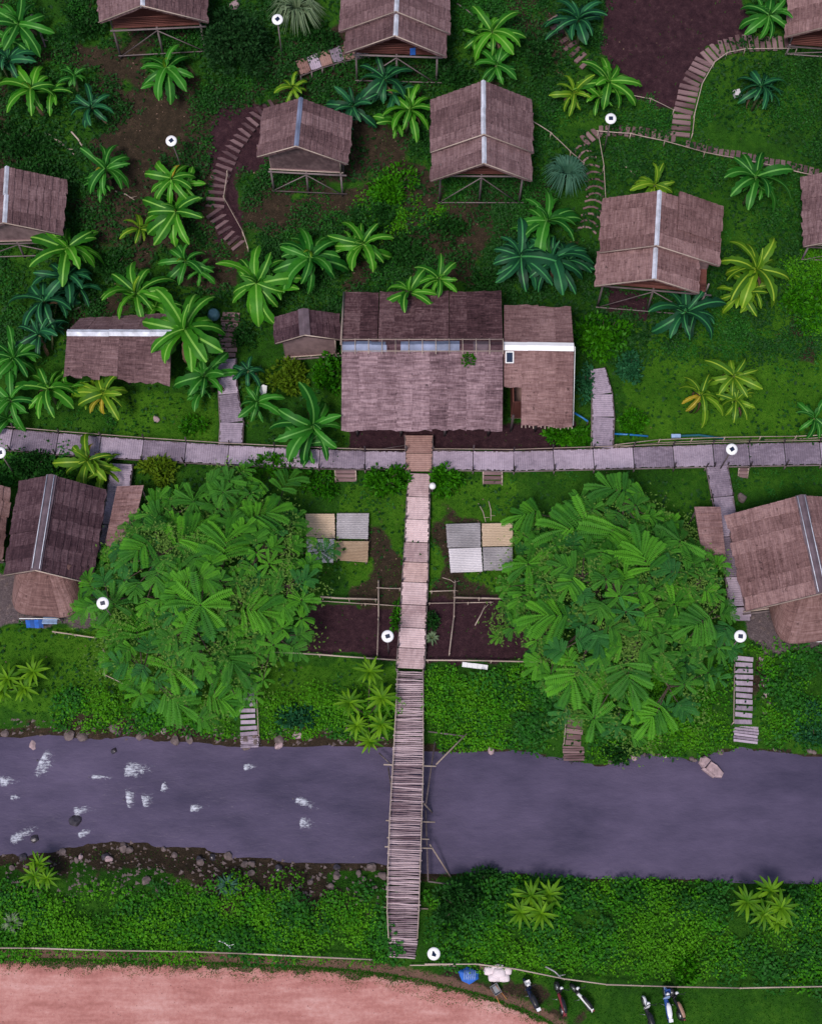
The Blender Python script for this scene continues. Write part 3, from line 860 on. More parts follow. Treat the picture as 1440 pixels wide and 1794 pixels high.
# right wing, newer thatch, with a notch at its left front corner
def notch(s, te): return te * (.50 if s < .24 else 1.0)
A2, B2, C2, D2, bA2, bB2 = ew_roof(hall, (883, 607), (1005, 609), (883, 744), (1002, 747), ZR - .35, ZE, ('thatch_new', 'thatch_new'), 1.05, .80, skip=notch, th=.16, jag=.08, back=((883, 536), (1000, 540), 4.0))
body_under(hall, C2, D2, bA2, bB2, 0, ZE, inset=.5)
cap_strip(hall, A2, B2, .52, .10, M['cap_pure'], 1.35, lift=.16)
pole(hall, 'barge_strip', [B2 + Vector((.06, 0, .16)), D2 + Vector((.06, 0, .14))], .022, M['white'], 4)
for i in range(14):
    if i in (4, 8): continue
    p = lerp(lerp(C2, D2, .26), D2, i / 13)
    pole(hall, 'rafter_tip', [p + Vector((0, .35, .08)), p + Vector((0, -.10 - random.uniform(0, .1), -.06))], .035, M['pole_pale'], 5)
# small solar panel below the white ridge sheet
sp = thing('solar_charger', 'small blue solar panel below the white ridge sheet of the hall', 'solar panel', lerp(A2, C2, .12) + Vector((.28, 0, .2)))
ps = lerp(A2, C2, .09) + Vector((.30, 0, .22)); dn = (C2 - A2).normalized(); nn = Vector((1, 0, 0)).cross(-dn).normalized(); nn = nn if nn.z > 0 else -nn
mb = MB(); mb.obox(ps + dn * .3, Vector((.24, 0, 0)), dn * .36, nn * .02); part('frame', mb, M['white'], sp)
mb = MB(); mb.obox(ps + dn * .3 + nn * .025, Vector((.17, 0, 0)), dn * .29, nn * .008); part('cell_sheet', mb, M['panel_blue'], sp)

# weeds and torn patch on the hall roof
# long low hut at left
g0 = G(215, 690)
low = thing('long_low_hut', 'long low thatched hut with pale ridge sheets behind banana plants at left', 'hut', (g0.x, g0.y, 0))
A3, B3, C3, D3, bA3, bB3 = ew_roof(low, (118, 582), (300, 584), (112, 656), (298, 670), 4.2, 2.2, ('thatch_hut', 'thatch_hut'), 1.0, 1.0, th=.15, jag=.12)
body_under(low, C3, D3, bA3, bB3, tz(g0.x, g0.y), 2.2, mat='wall_mat', front=.8)
cap_strip(low, A3, B3, .42, .10, M['cap_white'], 1.3, lift=.12)

def lean_to(label, px, z0, z1, mat):
    """Single pitch shelter roof: corners back-left, back-right, front-right, front-left."""
    bl, br, fr, fl = [P(u, v, z) for (u, v), z in zip(px, (z1, z1, z0, z0))]
    c = (bl + br + fr + fl) / 4
    t = thing('lean_to_shelter', label, 'shelter', (c.x, c.y, tz(c.x, c.y)))
    slope(t, bl, br, fl, fr, M[mat], .7, th=.1, jag=.05)
    for p in (bl, br, fr, fl):
        q = lerp(p, c, .12)
        pole(t, 'post', [(q.x, q.y, tz(q.x, q.y) - .2), (q.x, q.y, q.z - .08)], .06, M['post'], 6)
    return t
lean_to('reddish brown lean-to roof right of the dark riverside hut', [(205, 852), (252, 850), (226, 962), (183, 958)], 2.0, 2.5, 'thatch_new')
lean_to('reddish lean-to roof half hidden between right big tree and branch walkway', [(1216, 888), (1262, 888), (1272, 985), (1232, 985)], 2.0, 2.5, 'thatch_new')

# ------------------------------------------------------------------ walkways, path, bridge
def pathline(px, up, zfix=None):
    pts = []
    for (u, v, w) in px:
        p = P(u, v, zfix) if zfix is not None else G(u, v, up)
        if zfix is None: p.z = tz(p.x, p.y) + up
        pts.append((p, w))
    return pts

def resample(pts, step):
    out = []; acc = 0
    for (p, w), (q, x) in zip(pts[:-1], pts[1:]):
        L = (q - p).length; n = max(1, round(L / step))
        for i in range(n): out.append((lerp(p, q, i / n), lerp(w, x, i / n)))
    out.append(pts[-1])
    return out

def deck_panel(parent, p, q, wp, wq, mat, slat=.13, name='bamboo_panel', th=.05):
    """One woven panel of the deck: a corrugated sheet of split bamboo laid across the path."""
    d = q - p; L = d.length; d = d / L
    s = Vector((d.y, -d.x, 0)).normalized()
    n = max(2, round(L / slat)); mb = MB(); vs = []; uvs = []
    up = Vector((0, 0, 1)); u0 = random.uniform(0, 30); lift = random.uniform(0, .025)
    rows = []
    for i in range(n):
        for f, h in ((.04, 0), (.25, .022), (.75, .022), (.96, 0)):
            rows.append(((i + f) / n, h * random.uniform(.7, 1.3), random.uniform(-.05, .05) if f in (.04, .25) else None))
    je = (0, 0)
    for t, h, j in rows:
        if j is not None and h == 0: je = (random.uniform(-.04, .04), random.uniform(-.04, .04))
        w = lerp(wp, wq, t)
        c = lerp(p, q, t) + up * (h + lift)
        vs += [c - s * (w / 2 + je[0]), c + s * (w / 2 + je[1])]; uvs += [(0 + u0, t * L), (w + u0, t * L)]
    m = len(rows)
    fs = [(2 * i, 2 * i + 1, 2 * i + 3, 2 * i + 2) for i in range(m - 1)]
    nb = len(vs)
    vs += [v - up * th for v in vs]; uvs += uvs
    fs += [(nb + 2 * i + 2, nb + 2 * i + 3, nb + 2 * i + 1, nb + 2 * i) for i in range(m - 1)]
    fs += [(2 * i, 2 * i + 2, nb + 2 * i + 2, nb + 2 * i) for i in range(m - 1)] + [(2 * i + 1, nb + 2 * i + 1, nb + 2 * i + 3, 2 * i + 3) for i in range(m - 1)]
    fs += [(0, nb, nb + 1, 1), (2 * m - 2, 2 * m - 1, nb + 2 * m - 1, nb + 2 * m - 2)]
    mb.add(vs, fs, 0, uvs)
    return part(name, mb, mat, parent)

def walkway(label, px, up, mat='deck', plen=2.3, rail=None, posts=True, name='bamboo_walkway', post_h=.75, gap=.03, mats=None, legs=True, zfix=None):
    pts = resample(pathline(px, up, zfix), plen)
    c = pts[len(pts) // 2][0]
    t = thing(name, label, 'walkway', (c.x, c.y, tz(c.x, c.y)))
    for i, ((p, w), (q, x)) in enumerate(zip(pts[:-1], pts[1:])):
        d = (q - p).normalized()
        deck_panel(t, p + d * gap * .5, q - d * gap * .5, w, x, M[mats[i % len(mats)] if mats else mat])
    up_ = Vector((0, 0, 1))
    for e in (-1, 1):
        line = []
        for i, (p, w) in enumerate(pts):
            q = pts[min(i + 1, len(pts) - 1)][0]; o = pts[max(i - 1, 0)][0]
            d = (q - o).normalized(); s = Vector((d.y, -d.x, 0)).normalized()
            b = p + s * (e * (w / 2 + .04))
            line.append(b - up_ * .08)
            if legs:
                pole(t, 'support_post', [Vector((b.x, b.y, tz(b.x, b.y) - .2)), b - up_ * .05], .05, M['post'], 5)
            if posts and not (e == -1 and rail == 'none'):
                k = Vector((random.uniform(-.06, .06), random.uniform(-.05, .05), post_h * random.uniform(.8, 1.15)))
                pole(t, 'rail_post', [b - up_ * .1, b + k], .048, M['pole_dark'], 5)
        pole(t, 'edge_beam', line, .045, M['post'], 5)
        if rail is not None and rail == e:
            pole(t, 'handrail', [p + up_ * (post_h * .55) for p in line], .03, M['pole_pale'], 5)
    return t

mpx = lambda v: 1.0 / 29.5
walkway('grey bamboo walkway running left from the path to the left edge', [(-60, 763, 1.25), (100, 777, 1.25), (250, 788, 1.2), (400, 797, 1.15), (560, 804, 1.1), (640, 806, 1.05), (711, 806, 1.0)], .62, rail=-1, mats=['deck'] * 5 + ['deck'])
walkway('grey bamboo walkway running right from the path to the right edge', [(758, 806, 1.1), (900, 808, 1.15), (1040, 804, 1.2), (1250, 798, 1.3), (1500, 793, 1.35)], .62, rail=-1)
walkway('short bamboo branch walkway leading uphill from left walkway past banana plants', [(404, 778, 1.3), (406, 740, 1.3), (400, 690, 1.1), (398, 660, 1.0), (398, 628, .95)], .6, plen=1.5, posts=False)
walkway('curved bamboo branch walkway beside the right end of the hall', [(1055, 784, 1.2), (1057, 730, 1.25), (1055, 690, 1.15), (1046, 645, .9)], .6, plen=1.9, posts=False)
walkway('long bamboo branch walkway from right walkway down past the right hut', [(1256, 816, 1.2), (1266, 870, 1.15), (1278, 940, 1.05), (1288, 1010, 1.0), (1294, 1062, 1.0)], .6, plen=1.8, post_h=.5)
walkway('narrow bamboo branch walkway between dark left hut and its lean-to', [(213, 812, 1.25), (206, 870, 1.2), (195, 920, 1.0), (186, 972, .9)], .6, plen=1.7, posts=False)
walkway('bamboo ramp with shallow steps leading to the top middle hut', [(522, 118, 1.0), (560, 104, 1.0), (600, 92, 1.0), (645, 84, 1.0)], .5, plen=.9, posts=False, mats=['deck_brown', 'deck'])
# entry deck and pale path
walkway('brown bamboo entry deck between the hall and the walkways', [(734, 762, 1.55), (734, 826, 1.45)], .68, plen=1.1, mat='deck_brown', posts=False)
walkway('pale bamboo footpath from the entry deck to the bridge', [(735, 829, 1.15), (733, 870, 1.25), (730, 950, 1.3), (727, 1020, 1.38), (723, 1100, 1.42), (719, 1172, 1.5)], .55, plen=1.15, mats=['deck_pale'] * 4 + ['deck_tan'] + ['deck_pale'] * 3, post_h=.5)

def bridge():
    c = P(712, 1430, .5)
    t = thing('bamboo_bridge', 'long bamboo slat bridge crossing the river to the dirt road', 'bridge', (c.x, c.y, WATER))
    px = [(719, 1178, 1.45, .55), (717, 1260, 1.55, .58), (715, 1340, 1.68, .60), (711, 1430, 1.75, .60), (708, 1520, 1.75, .52), (706, 1600, 1.7, .36), (706, 1645, 1.55, .22), (705, 1678, 1.3, .14)]
    pts = [(P(u, v, z), w) for u, v, w, z in px]
    ln = resample(pts, .115)
    base = []
    for k in range(6):
        mb = MB(); j = random.uniform(-.03, .03)
        mb.tube([(-.5, 0, 0), (-.15, j, .01), (.2, -j * .6, -.005), (.5, j * .4, 0)], .052, 6)
        base.append(mb.mesh('bamboo_slat', M['slat'], True))
    up = Vector((0, 0, 1))
    for i, (p, w) in enumerate(ln):
        q = ln[min(i + 1, len(ln) - 1)][0]; o_ = ln[max(i - 1, 0)][0]
        d = (q - o_).normalized(); s = Vector((d.y, -d.x, 0)).normalized()
        o = link('bamboo_slat', random.choice(base), t)
        o.location = p - t.location + s * random.uniform(-.05, .05) + up * random.uniform(-.01, .025)
        o.rotation_euler = (random.uniform(0, 3), 0, math.atan2(s.y, s.x) + random.uniform(-.045, .045))
        k = random.uniform(.75, 1.15)
        o.scale = (w * random.uniform(.93, 1.06), k, k)
    fine = resample(pts, 2.0)
    for e in (-1, 1):
        L0, L1 = [], []
        for i, (p, w) in enumerate(fine):
            q = fine[min(i + 1, len(fine) - 1)][0]; o_ = fine[max(i - 1, 0)][0]
            d = (q - o_).normalized(); s = Vector((d.y, -d.x, 0)).normalized()
            b = p + s * (e * (w / 2 - .05))
            L0.append(b - up * .12)
            L1.append(p + s * (e * (w / 2 - .01)) + up * (.55 + random.uniform(-.05, .05)))
            if i < len(fine) - 1:
                g = Vector((b.x + e * .15, b.y, tz(b.x, b.y) - .3))
                pole(t, 'trestle_post', [g, b - up * .1], .06, M['post'], 6)
                pole(t, 'rail_post', [b - up * .15, L1[-1]], .035, M['pole_pale'], 5)
        pole(t, 'side_beam', L0, .07, M['post'], 6)
        pole(t, 'handrail', L1[:-1], .028, M['pole_pale'], 5)
    # cross beams that stick out and raking poles in the water
    for u0, u1, v, z in ((672, 764, 1340, .35), (676, 762, 1438, .35), (678, 752, 1468, .3), (674, 756, 1484, .3), (668, 750, 1590, .1)):
        pole(t, 'cross_beam', [P(u0, v, z), P(u1, v + 3, z)], .045, M['pole_pale'], 5)
    for a, b, z0, z1 in (((764, 1340), (818, 1285), .3, -.3), ((753, 1480), (790, 1538), .2, -.9), ((742, 1408), (757, 1424), .2, -.9), ((664, 1320), (690, 1345), -.3, .2),
                         ((680, 1345), (692, 1425), .1, .1), ((762, 1300), (746, 1410), .1, .1), ((690, 1430), (684, 1550), .1, .0), ((746, 1420), (750, 1545), .1, -.1),
                         ((750, 1282), (812, 1290), .1, -.1), ((750, 1545), (830, 1556), .0, -.2)):
        pole(t, 'raking_pole', [P(*a, z0), P(*b, z1)], .045, M['pole_pale' if z0 > .15 else 'post'], 5)
    return t
bridge()

def stairs(label, px, n, w, name='log_stairs', mat='step', rail=None, depth=.26, lift=.12, landing=None, arc=False, cat='stairs', legs=False):
    pts = [G(u, v) for u, v in px]
    L = [0]
    for a, b in zip(pts[:-1], pts[1:]): L.append(L[-1] + (b - a).length)
    c = pts[len(pts) // 2]
    t = thing(name, label, cat, c)
    for i in range(n):
        s = L[-1] * (i + .5) / n
        k = max(j for j in range(len(L) - 1) if L[j] <= s)
        f = (s - L[k]) / (L[k + 1] - L[k])
        p = lerp(pts[k], pts[k + 1], f); d = (pts[k + 1] - pts[k]).normalized()
        sd_ = Vector((d.y, -d.x, 0)).normalized()
        q = Vector((p.x, p.y, tz(p.x, p.y) + lift))
        ww = w * random.uniform(.9, 1.1)
        mb = MB()
        ang = random.uniform(-.06, .06)
        s2 = Vector((sd_.x * math.cos(ang) - sd_.y * math.sin(ang), sd_.x * math.sin(ang) + sd_.y * math.cos(ang), 0))
        f2 = Vector((-s2.y, s2.x, 0))
        if arc:
            pp = [q + s2 * (ww * (j / 4 - .5)) - f2 * (.28 * (1 - (j / 2 - 1) ** 2)) for j in range(5)]
            mb.tube(pp, .075, 6)
        else:
            mb.obox(q, s2 * ww / 2, f2 * depth / 2, Vector((0, 0, .05)))
        part('step_board', mb, M[mat], t, smooth=arc)
    if rail:
        for e in rail:
            lp = []
            for j, p in enumerate(pts):
                a = pts[max(0, j - 1)]; b = pts[min(len(pts) - 1, j + 1)]
                d = (b - a).normalized(); sd_ = Vector((d.y, -d.x, 0)).normalized()
                r_ = p + sd_ * (e * (w / 2 + .12)); g = tz(r_.x, r_.y)
                pole(t, 'rail_post', [Vector((r_.x, r_.y, g - .2)), Vector((r_.x, r_.y, g + .75))], .035, M['pole_pale'], 5)
                lp.append(Vector((r_.x, r_.y, g + .7)))
            pole(t, 'handrail', lp, .03, M['pole_pale'], 5)
    if landing:
        u, v, lw, ld, rz = landing
        p = G(u, v); p.z = max(p.z, WATER) + .25
        for j in range(6):
            a = (j / 5 - .5) * ld
            mb = MB(); mb.box((p.x - math.sin(rz) * a, p.y + math.cos(rz) * a, p.z + random.uniform(-.01, .02)), (lw * random.uniform(.93, 1.05), ld / 6 * .92, .05), rz + random.uniform(-.03, .03))
            part('landing_board', mb, M[mat], t)
        for sx in (-.42, .42):
            for sy in (-.4, .4):
                x, y = p.x + sx * lw, p.y + sy * ld
                pole(t, 'landing_post', [(x, y, min(tz(x, y), p.z) - .4), (x, y, p.z)], .045, M['post'], 5)
    return t

stairs('long wooden stairs with end landing going down to the river at right', [(1302, 1150), (1300, 1272)], 11, 1.0, depth=.24, rail=[1], landing=(1305, 1288, 1.35, .85, -.12), mat='deck', name='river_stairs')
stairs('small wooden steps with square landing at the water below right big tree', [(1008, 1250), (1003, 1308)], 6, .85, rail=[1], landing=(1004, 1322, 1.2, .7, .02), mat='step', name='river_stairs')
stairs('grey wooden steps reaching the river below the left big tree', [(433, 1205), (437, 1292)], 9, .9, depth=.2, lift=.2, landing=(438, 1302, 1.0, .55, .05), mat='deck', rail=[-1], name='river_stairs')
stairs('log steps winding up the hill left of the closed gable hut', [(424, 432), (398, 405), (376, 372), (380, 325), (400, 275), (425, 232), (452, 195), (480, 178)], 26, 1.1, mat='step_dark', depth=.2, rail=None, lift=.06)
stairs('log steps climbing above the left branch walkway', [(398, 628), (400, 590), (406, 548)], 9, 1.1, mat='step')
stairs('brown log steps winding up beside bare soil to the top right hut', [(1190, 242), (1194, 205), (1208, 150), (1232, 108), (1262, 84), (1300, 76), (1392, 72)], 30, 1.15, mat='step', rail=[1])
stairs('curved hoop steps descending to the wide hut past blue green grass', [(1015, 258), (1032, 285), (1040, 320), (1042, 355), (1034, 385), (1026, 412)], 13, 1.15, mat='step', arc=True)
stairs('row of short log edging steps along the middle rail on the right hill', [(1185, 242), (1130, 234), (1085, 229), (1050, 229), (1020, 250)], 15, .75, mat='step')
stairs('thin log edged path following the winding rail to the right edge', [(1200, 250), (1260, 266), (1320, 278), (1380, 290), (1435, 304)], 24, .55, mat='step_dark', lift=.05)
stairs('pinkish log path dropping from the top towards the lime banana plant', [(965, 30), (985, 60), (1005, 90), (1030, 118)], 8, .9, mat='step')
stairs('pair of wooden steps at the foot of long branch walkway', [(1295, 1068), (1297, 1090)], 3, 1.05, mat='deck', rail=[1], lift=.35, name='wooden_steps')

def ladder(label, top, bot, w, n=3):
    a = P(top[0], top[1], .55); b = P(bot[0], bot[1], .02)
    t = thing('wooden_steps', label, 'steps', (b.x, b.y, tz(b.x, b.y)))
    for e in (-1, 1):
        pole(t, 'side_rail', [b + Vector((e * w / 2, 0, 0)), a + Vector((e * w / 2, 0, 0))], .045, M['pole_pale'], 5)
    for i in range(n):
        p = lerp(b, a, (i + .6) / n)
        mb = MB(); mb.box((p.x, p.y, p.z), (w, .2, .045)); part('tread', mb, M['step'], t)
ladder('wide wooden steps down to the lawn right of the path', (863, 826), (863, 850), 1.1)
ladder('wooden steps down to the lawn left of the path under leaves', (605, 824), (606, 845), 1.2)
ladder('small ladder steps below right walkway beside the round solar lamp', (1303, 820), (1301, 838), .55)

# ------------------------------------------------------------------ fences and rails
def fence(label, px, h=.8, r=.045, mat='pole_pale', rails=(1.0,), step=2.4, name='bamboo_fence'):
    pts = [G(u, v, h) for u, v in px]
    c = pts[len(pts) // 2]
    t = thing(name, label, 'fence', (c.x, c.y, tz(c.x, c.y)))
    # horizontal poles, one per span so that each piece is its own
    dense = [pts[0]]
    for a, b in zip(pts[:-1], pts[1:]):
        n = max(1, round((b - a).length / step))
        dense += [lerp(a, b, (i + 1) / n) for i in range(n)]
    for p in dense:
        pole(t, 'fence_post', [Vector((p.x, p.y, tz(p.x, p.y) - .25)), Vector((p.x + random.uniform(-.03, .03), p.y, tz(p.x, p.y) + h + .07))], .035, M[mat], 5)
    for f in rails:
        for a, b in zip(pts[:-1], pts[1:]):
            za, zb = tz(a.x, a.y) + h * f, tz(b.x, b.y) + h * f
            ja, jb = random.uniform(-.03, .03), random.uniform(-.03, .03)
            d = (b - a).normalized() * .12
            m_ = lerp(a, b, .5)
            pole(t, 'rail', [Vector((a.x - d.x, a.y - d.y, za + ja)), Vector((m_.x, m_.y, (za + zb) / 2 + random.uniform(-.05, .04))), Vector((b.x + d.x, b.y + d.y, zb + jb))], r, M[mat], 5, r2=r * .8)
    return t
fence('long pale bamboo pole fence between the dirt road and left greenery', [(-80, 1661), (60, 1662), (180, 1666), (330, 1668), (440, 1672), (560, 1678), (648, 1682)], .8, .05)
fence('pale bamboo pole fence behind the motorbikes along the right greenery', [(748, 1690), (835, 1690), (900, 1698), (990, 1716), (1065, 1726), (1190, 1730), (1300, 1732), (1500, 1728)], .8, .045)
fence('short loose bamboo rail by the bridge end', [(722, 1692), (770, 1692), (795, 1693)], .3, .035, step=3)
fence('pale bamboo fence along the lower edge of the left soil bed', [(470, 1142), (560, 1147), (640, 1153), (700, 1157)], .6, .05)
fence('pale bamboo fence along the lower edge of the right soil bed', [(750, 1157), (860, 1158), (985, 1161)], .6, .05)
fence('white bamboo rail along the upper edge of the left soil bed', [(565, 1046), (612, 1049), (658, 1050)], .7, .06)
fence('white bamboo rail along the upper edge of the right soil bed', [(798, 1047), (840, 1048), (900, 1049)], .7, .06)
fence('thin cross rail left of the path above the soil bed', [(663, 1030), (700, 1031)], .6, .035)
fence('second thin rail at the upper side of left soil bed', [(560, 1053), (640, 1058), (698, 1062)], .4, .03)
fence('thin cross rail right of the path above the soil bed', [(756, 1036), (796, 1035)], .6, .035)
fence('second thin rail at the upper side of right soil bed', [(752, 1057), (820, 1056), (860, 1055)], .4, .03)
fence('upright bamboo rail dividing the left soil bed', [(663, 1020), (663, 1085), (661, 1145)], .6, .04, step=4)
fence('upright bamboo rail dividing the right soil bed', [(797, 1020), (795, 1080), (787, 1145)], .6, .04, step=4)
fence('thin bamboo rail fence on the lawn behind right walkway', [(1080, 779), (1155, 770), (1270, 766), (1395, 764), (1500, 758)], .9, .028, rails=(1.0, .45), mat='pole_pale')
fence('thin pale rail winding across the right hill to the edge', [(1048, 229), (1105, 233), (1165, 246), (1235, 266), (1300, 278), (1360, 291), (1432, 308)], .7, .035)
fence('thin white rail dropping from square hut to the hoop steps', [(932, 210), (965, 232), (1000, 265), (1022, 285)], .7, .035)
fence('yellowish bamboo handrail bending down towards the wide hut', [(1048, 230), (1058, 290), (1061, 350)], .8, .03)
fence('thin rail along the lower side of bare soil', [(1110, 166), (1140, 172), (1180, 192)], .5, .03)
fence('pale bamboo rail at the lower left of the left big tree', [(95, 1107), (130, 1112), (165, 1117)], .5, .05)
fence('thin bamboo handrail bending away below the left round lamp', [(181, 1140), (183, 1182), (212, 1196)], .6, .03)
fence('thin handrail standing right of the log steps on the left hill', [(398, 300), (392, 345), (425, 405), (434, 432)], .7, .028)
fence('dark pole rail between the hall and the right walkway', [(760, 788), (830, 791), (960, 790), (1030, 789)], .45, .03, mat='post')
fence('dark pole rail between the hall and the left walkway', [(560, 790), (660, 788), (711, 780)], .45, .03, mat='post')

# ------------------------------------------------------------------ round solar lamps
def lamp_proto():
    t = bpy.data.meshes
    mb = MB(); rings = []
    n = 20
    for r, z in ((.05, -.10), (.20, -.09), (.31, -.05), (.335, -.02), (.325, .015), (.24, .04), (.10, .05)):
        rings.append([(math.cos(2 * math.pi * j / n) * r, math.sin(2 * math.pi * j / n) * r, z) for j in range(n)])
    mb.loft(rings); head = mb.mesh('lamp_disc', M['white'], True)
    mb = MB()
    for sx in (-.5, .5):
        mb.box((sx * .125, 0, .062), (.115, .22, .02))
    cell = None
    mb2 = MB(); mb2.box((0, 0, .062), (.25, .22, .022)); cell = mb2.mesh('solar_panel', M['panel_blue'])
    return head, cell
LHEAD, LCELL = lamp_proto()
def solar_lamp(label, u, v, h=3.7, rz=0.0, lean=(0, 0), s=1.0):
    p = G(u, v, h)
    g = Vector((p.x - lean[0], p.y - lean[1], 0)); g.z = tz(g.x, g.y)
    t = thing('solar_lamp', label, 'lamp', g, 0, 'round white solar lamps')
    top = p - g
    mb = MB(); mb.tube([(0, 0, -.3), tuple(top - Vector((0, 0, .05)))], .04, 6)
    link('pole', mb.mesh('pole', M['post'], True), t)
    a = link('lamp_disc', LHEAD, t); a.location = top; a.scale = (s, s, s); a.rotation_euler = (R(14), 0, 0)
    b = link('solar_panel', LCELL, t); b.location = top; b.scale = (s, s, s); b.rotation_euler = (R(14), 0, rz)
solar_lamp('round white solar lamp beside the pale fountain-like grass at the top', 486, 33, rz=.8)
solar_lamp('round white solar lamp on bare hillside left of the log steps', 300, 246, rz=.7, lean=(-.25, -.1))
solar_lamp('round white solar lamp above the winding rail on the right hill', 1070, 207, rz=0)
solar_lamp('round white solar lamp at the junction of right walkway and branch', 1282, 787, rz=.6, lean=(.1, 0))
solar_lamp('round white solar lamp half cut by the left edge', 0, 793, rz=.2)
solar_lamp('round white solar lamp over the edge of the left big tree', 180, 1057, 6.0, rz=.25)
solar_lamp('round white solar lamp standing in the left soil bed', 679, 1115, 4.0, rz=.3)
solar_lamp('round white solar lamp at the top of the long river stairs', 1297, 1115, 5.2, rz=-.1)
solar_lamp('round white solar lamp at the road end of the bridge', 760, 1672, 3.6, rz=1.35)
lm = thing('globe_lamp', 'white globe lamp on a post beside the path and right shrub', 'lamp', G(757, 866))
g = Vector(lm.location)
mb = MB(); mb.tube([(0, 0, -.2), (0, 0, 1.25)], .05, 6); link('post', mb.mesh('post', M['post'], True), lm)
mb = MB(); mb.loft([[(math.cos(a * .628) * r, math.sin(a * .628) * r, z) for a in range(10)] for r, z in ((.05, 1.22), (.17, 1.3), (.21, 1.42), (.17, 1.55), (.04, 1.62))]); link('globe', mb.mesh('globe', M['white'], True), lm)

# ------------------------------------------------------------------ bamboo platforms on the lawn
def platform(label, quads, z=.55):
    cs = [P(u, v, z) for q in quads for u, v in q[0]]
    c = sum(cs, Vector()) / len(cs)
    t = thing('bamboo_platform', label, 'platform', (c.x, c.y, 0))
    for px, mat in quads:
        bl, br, fr, fl = [P(u, v, z + random.uniform(0, .03)) for u, v in px]
        n = 14; vs = []; uvs = []
        for i in range(n + 1):
            for f, h in ((0, 0), (.5, .03)) if i < n else ((0, 0),):
                t_ = (i + f) / n; j = random.uniform(-.02, .02)
                vs += [lerp(bl, fl, t_) + Vector((j, 0, h)), lerp(br, fr, t_) + Vector((j, 0, h))]; uvs += [(0, t_ * 2), (2, t_ * 2)]
        m_ = len(vs) // 2
        fs = [(2 * i, 2 * i + 1, 2 * i + 3, 2 * i + 2) for i in range(m_ - 1)]
        nb = len(vs); vs += [v - Vector((0, 0, .07)) for v in vs]; uvs += uvs
        fs += [(2 * i, 2 * i + 2, nb + 2 * i + 2, nb + 2 * i) for i in range(m_ - 1)] + [(2 * i + 1, nb + 2 * i + 1, nb + 2 * i + 3, 2 * i + 3) for i in range(m_ - 1)]
        fs += [(0, nb, nb + 1, 1), (2 * m_ - 2, 2 * m_ - 1, nb + 2 * m_ - 1, nb + 2 * m_ - 2)]
        mb = MB(); mb.add(vs, fs, 0, uvs); part('bamboo_mat', mb, M[mat], t)
        for p in (bl, br, fr, fl):
            cc = (bl + br + fr + fl) / 4; q = lerp(p, cc, .1)
            pole(t, 'leg', [(q.x, q.y, tz(q.x, q.y) - .1), (q.x, q.y, z - .05)], .05, M['post'], 5)
platform('low platform of four bamboo mats on the lawn left of the path', [
    ([(535, 900), (586, 900), (587, 942), (537, 942)], 'mat_tan'), ([(590, 899), (646, 899), (645, 944), (590, 943)], 'mat_grey'),
    ([(537, 944), (586, 944), (584, 985), (540, 986)], 'mat_grey'), ([(588, 948), (646, 948), (644, 985), (586, 981)], 'mat_tan')])
platform('low platform of four bamboo mats on the lawn right of the path', [
    ([(781, 918), (841, 916), (842, 958), (784, 959)], 'mat_grey'), ([(844, 917), (898, 916), (898, 956), (845, 957)], 'mat_tan'),
    ([(786, 961), (843, 959), (845, 1001), (789, 1003)], 'mat_grey'), ([(846, 959), (898, 958), (898, 999), (847, 999)], 'mat_grey')])

# ------------------------------------------------------------------ banana plants
_leafs = {}
def banana_leaf(kind, var):
    key = (kind, var)
    if key in _leafs: return _leafs[key]
    rnd = random.Random(100 + var)
    n = 13; vs = []; fs = []; mi = []
    rise = [.95, .75, .55, .85, .35, 1.05][var]; droop = [1.15, 1.2, 1.2, 1.45, 1.15, 1.0][var]
    W = [.112, .10, .122, .105, .11, .10][var]
    x = y = 0.0; ang = rise; ds = 1.0 / n
    rib = .016
    for i in range(n + 1):
        t = i / n
        w = W * min(1, (t / .18)) ** .7 * (1 if t < .72 else max(0.04, math.cos((t - .72) / .28 * 1.45)) ** .8) if t > 0 else .012
        w2 = w * rnd.choice([.62, .86, .95, 1.0, 1.05, 1.1]); w1 = w * rnd.choice([.62, .86, .95, 1.0, 1.05, 1.1])
        fold = .32 - .45 * t
        nx, nz = -math.sin(ang), math.cos(ang)
        for s, h in ((-w1, w1 * fold), (-w1 * .5, w1 * fold * .65), (-rib, 0), (rib, 0), (w2 * .5, w2 * fold * .65), (w2, w2 * fold)):
            if abs(s) == rib: hh = .006
            else: hh = h + rnd.uniform(-.008, .008)
            vs.append((x + nx * hh, s, y + nz * hh))
        x += math.cos(ang) * ds; y += math.sin(ang) * ds
        ang -= droop / n * (.6 + .8 * t) * 1.5
    for i in range(n):
        for c in range(5):
            a = i * 6 + c
            fs.append((a, a + 1, a + 7, a + 6)); mi.append(1 if c == 2 else 0)
    me = bpy.data.meshes.new('leaf')
    me.from_pydata(vs, [], fs)
    me.materials.append(BAN[kind][0]); me.materials.append(BAN[kind][1])
    me.polygons.foreach_set('material_index', mi); me.polygons.foreach_set('use_smooth', [True] * len(fs))
    me.update()
    _leafs[key] = me
    return me
_stems = {}
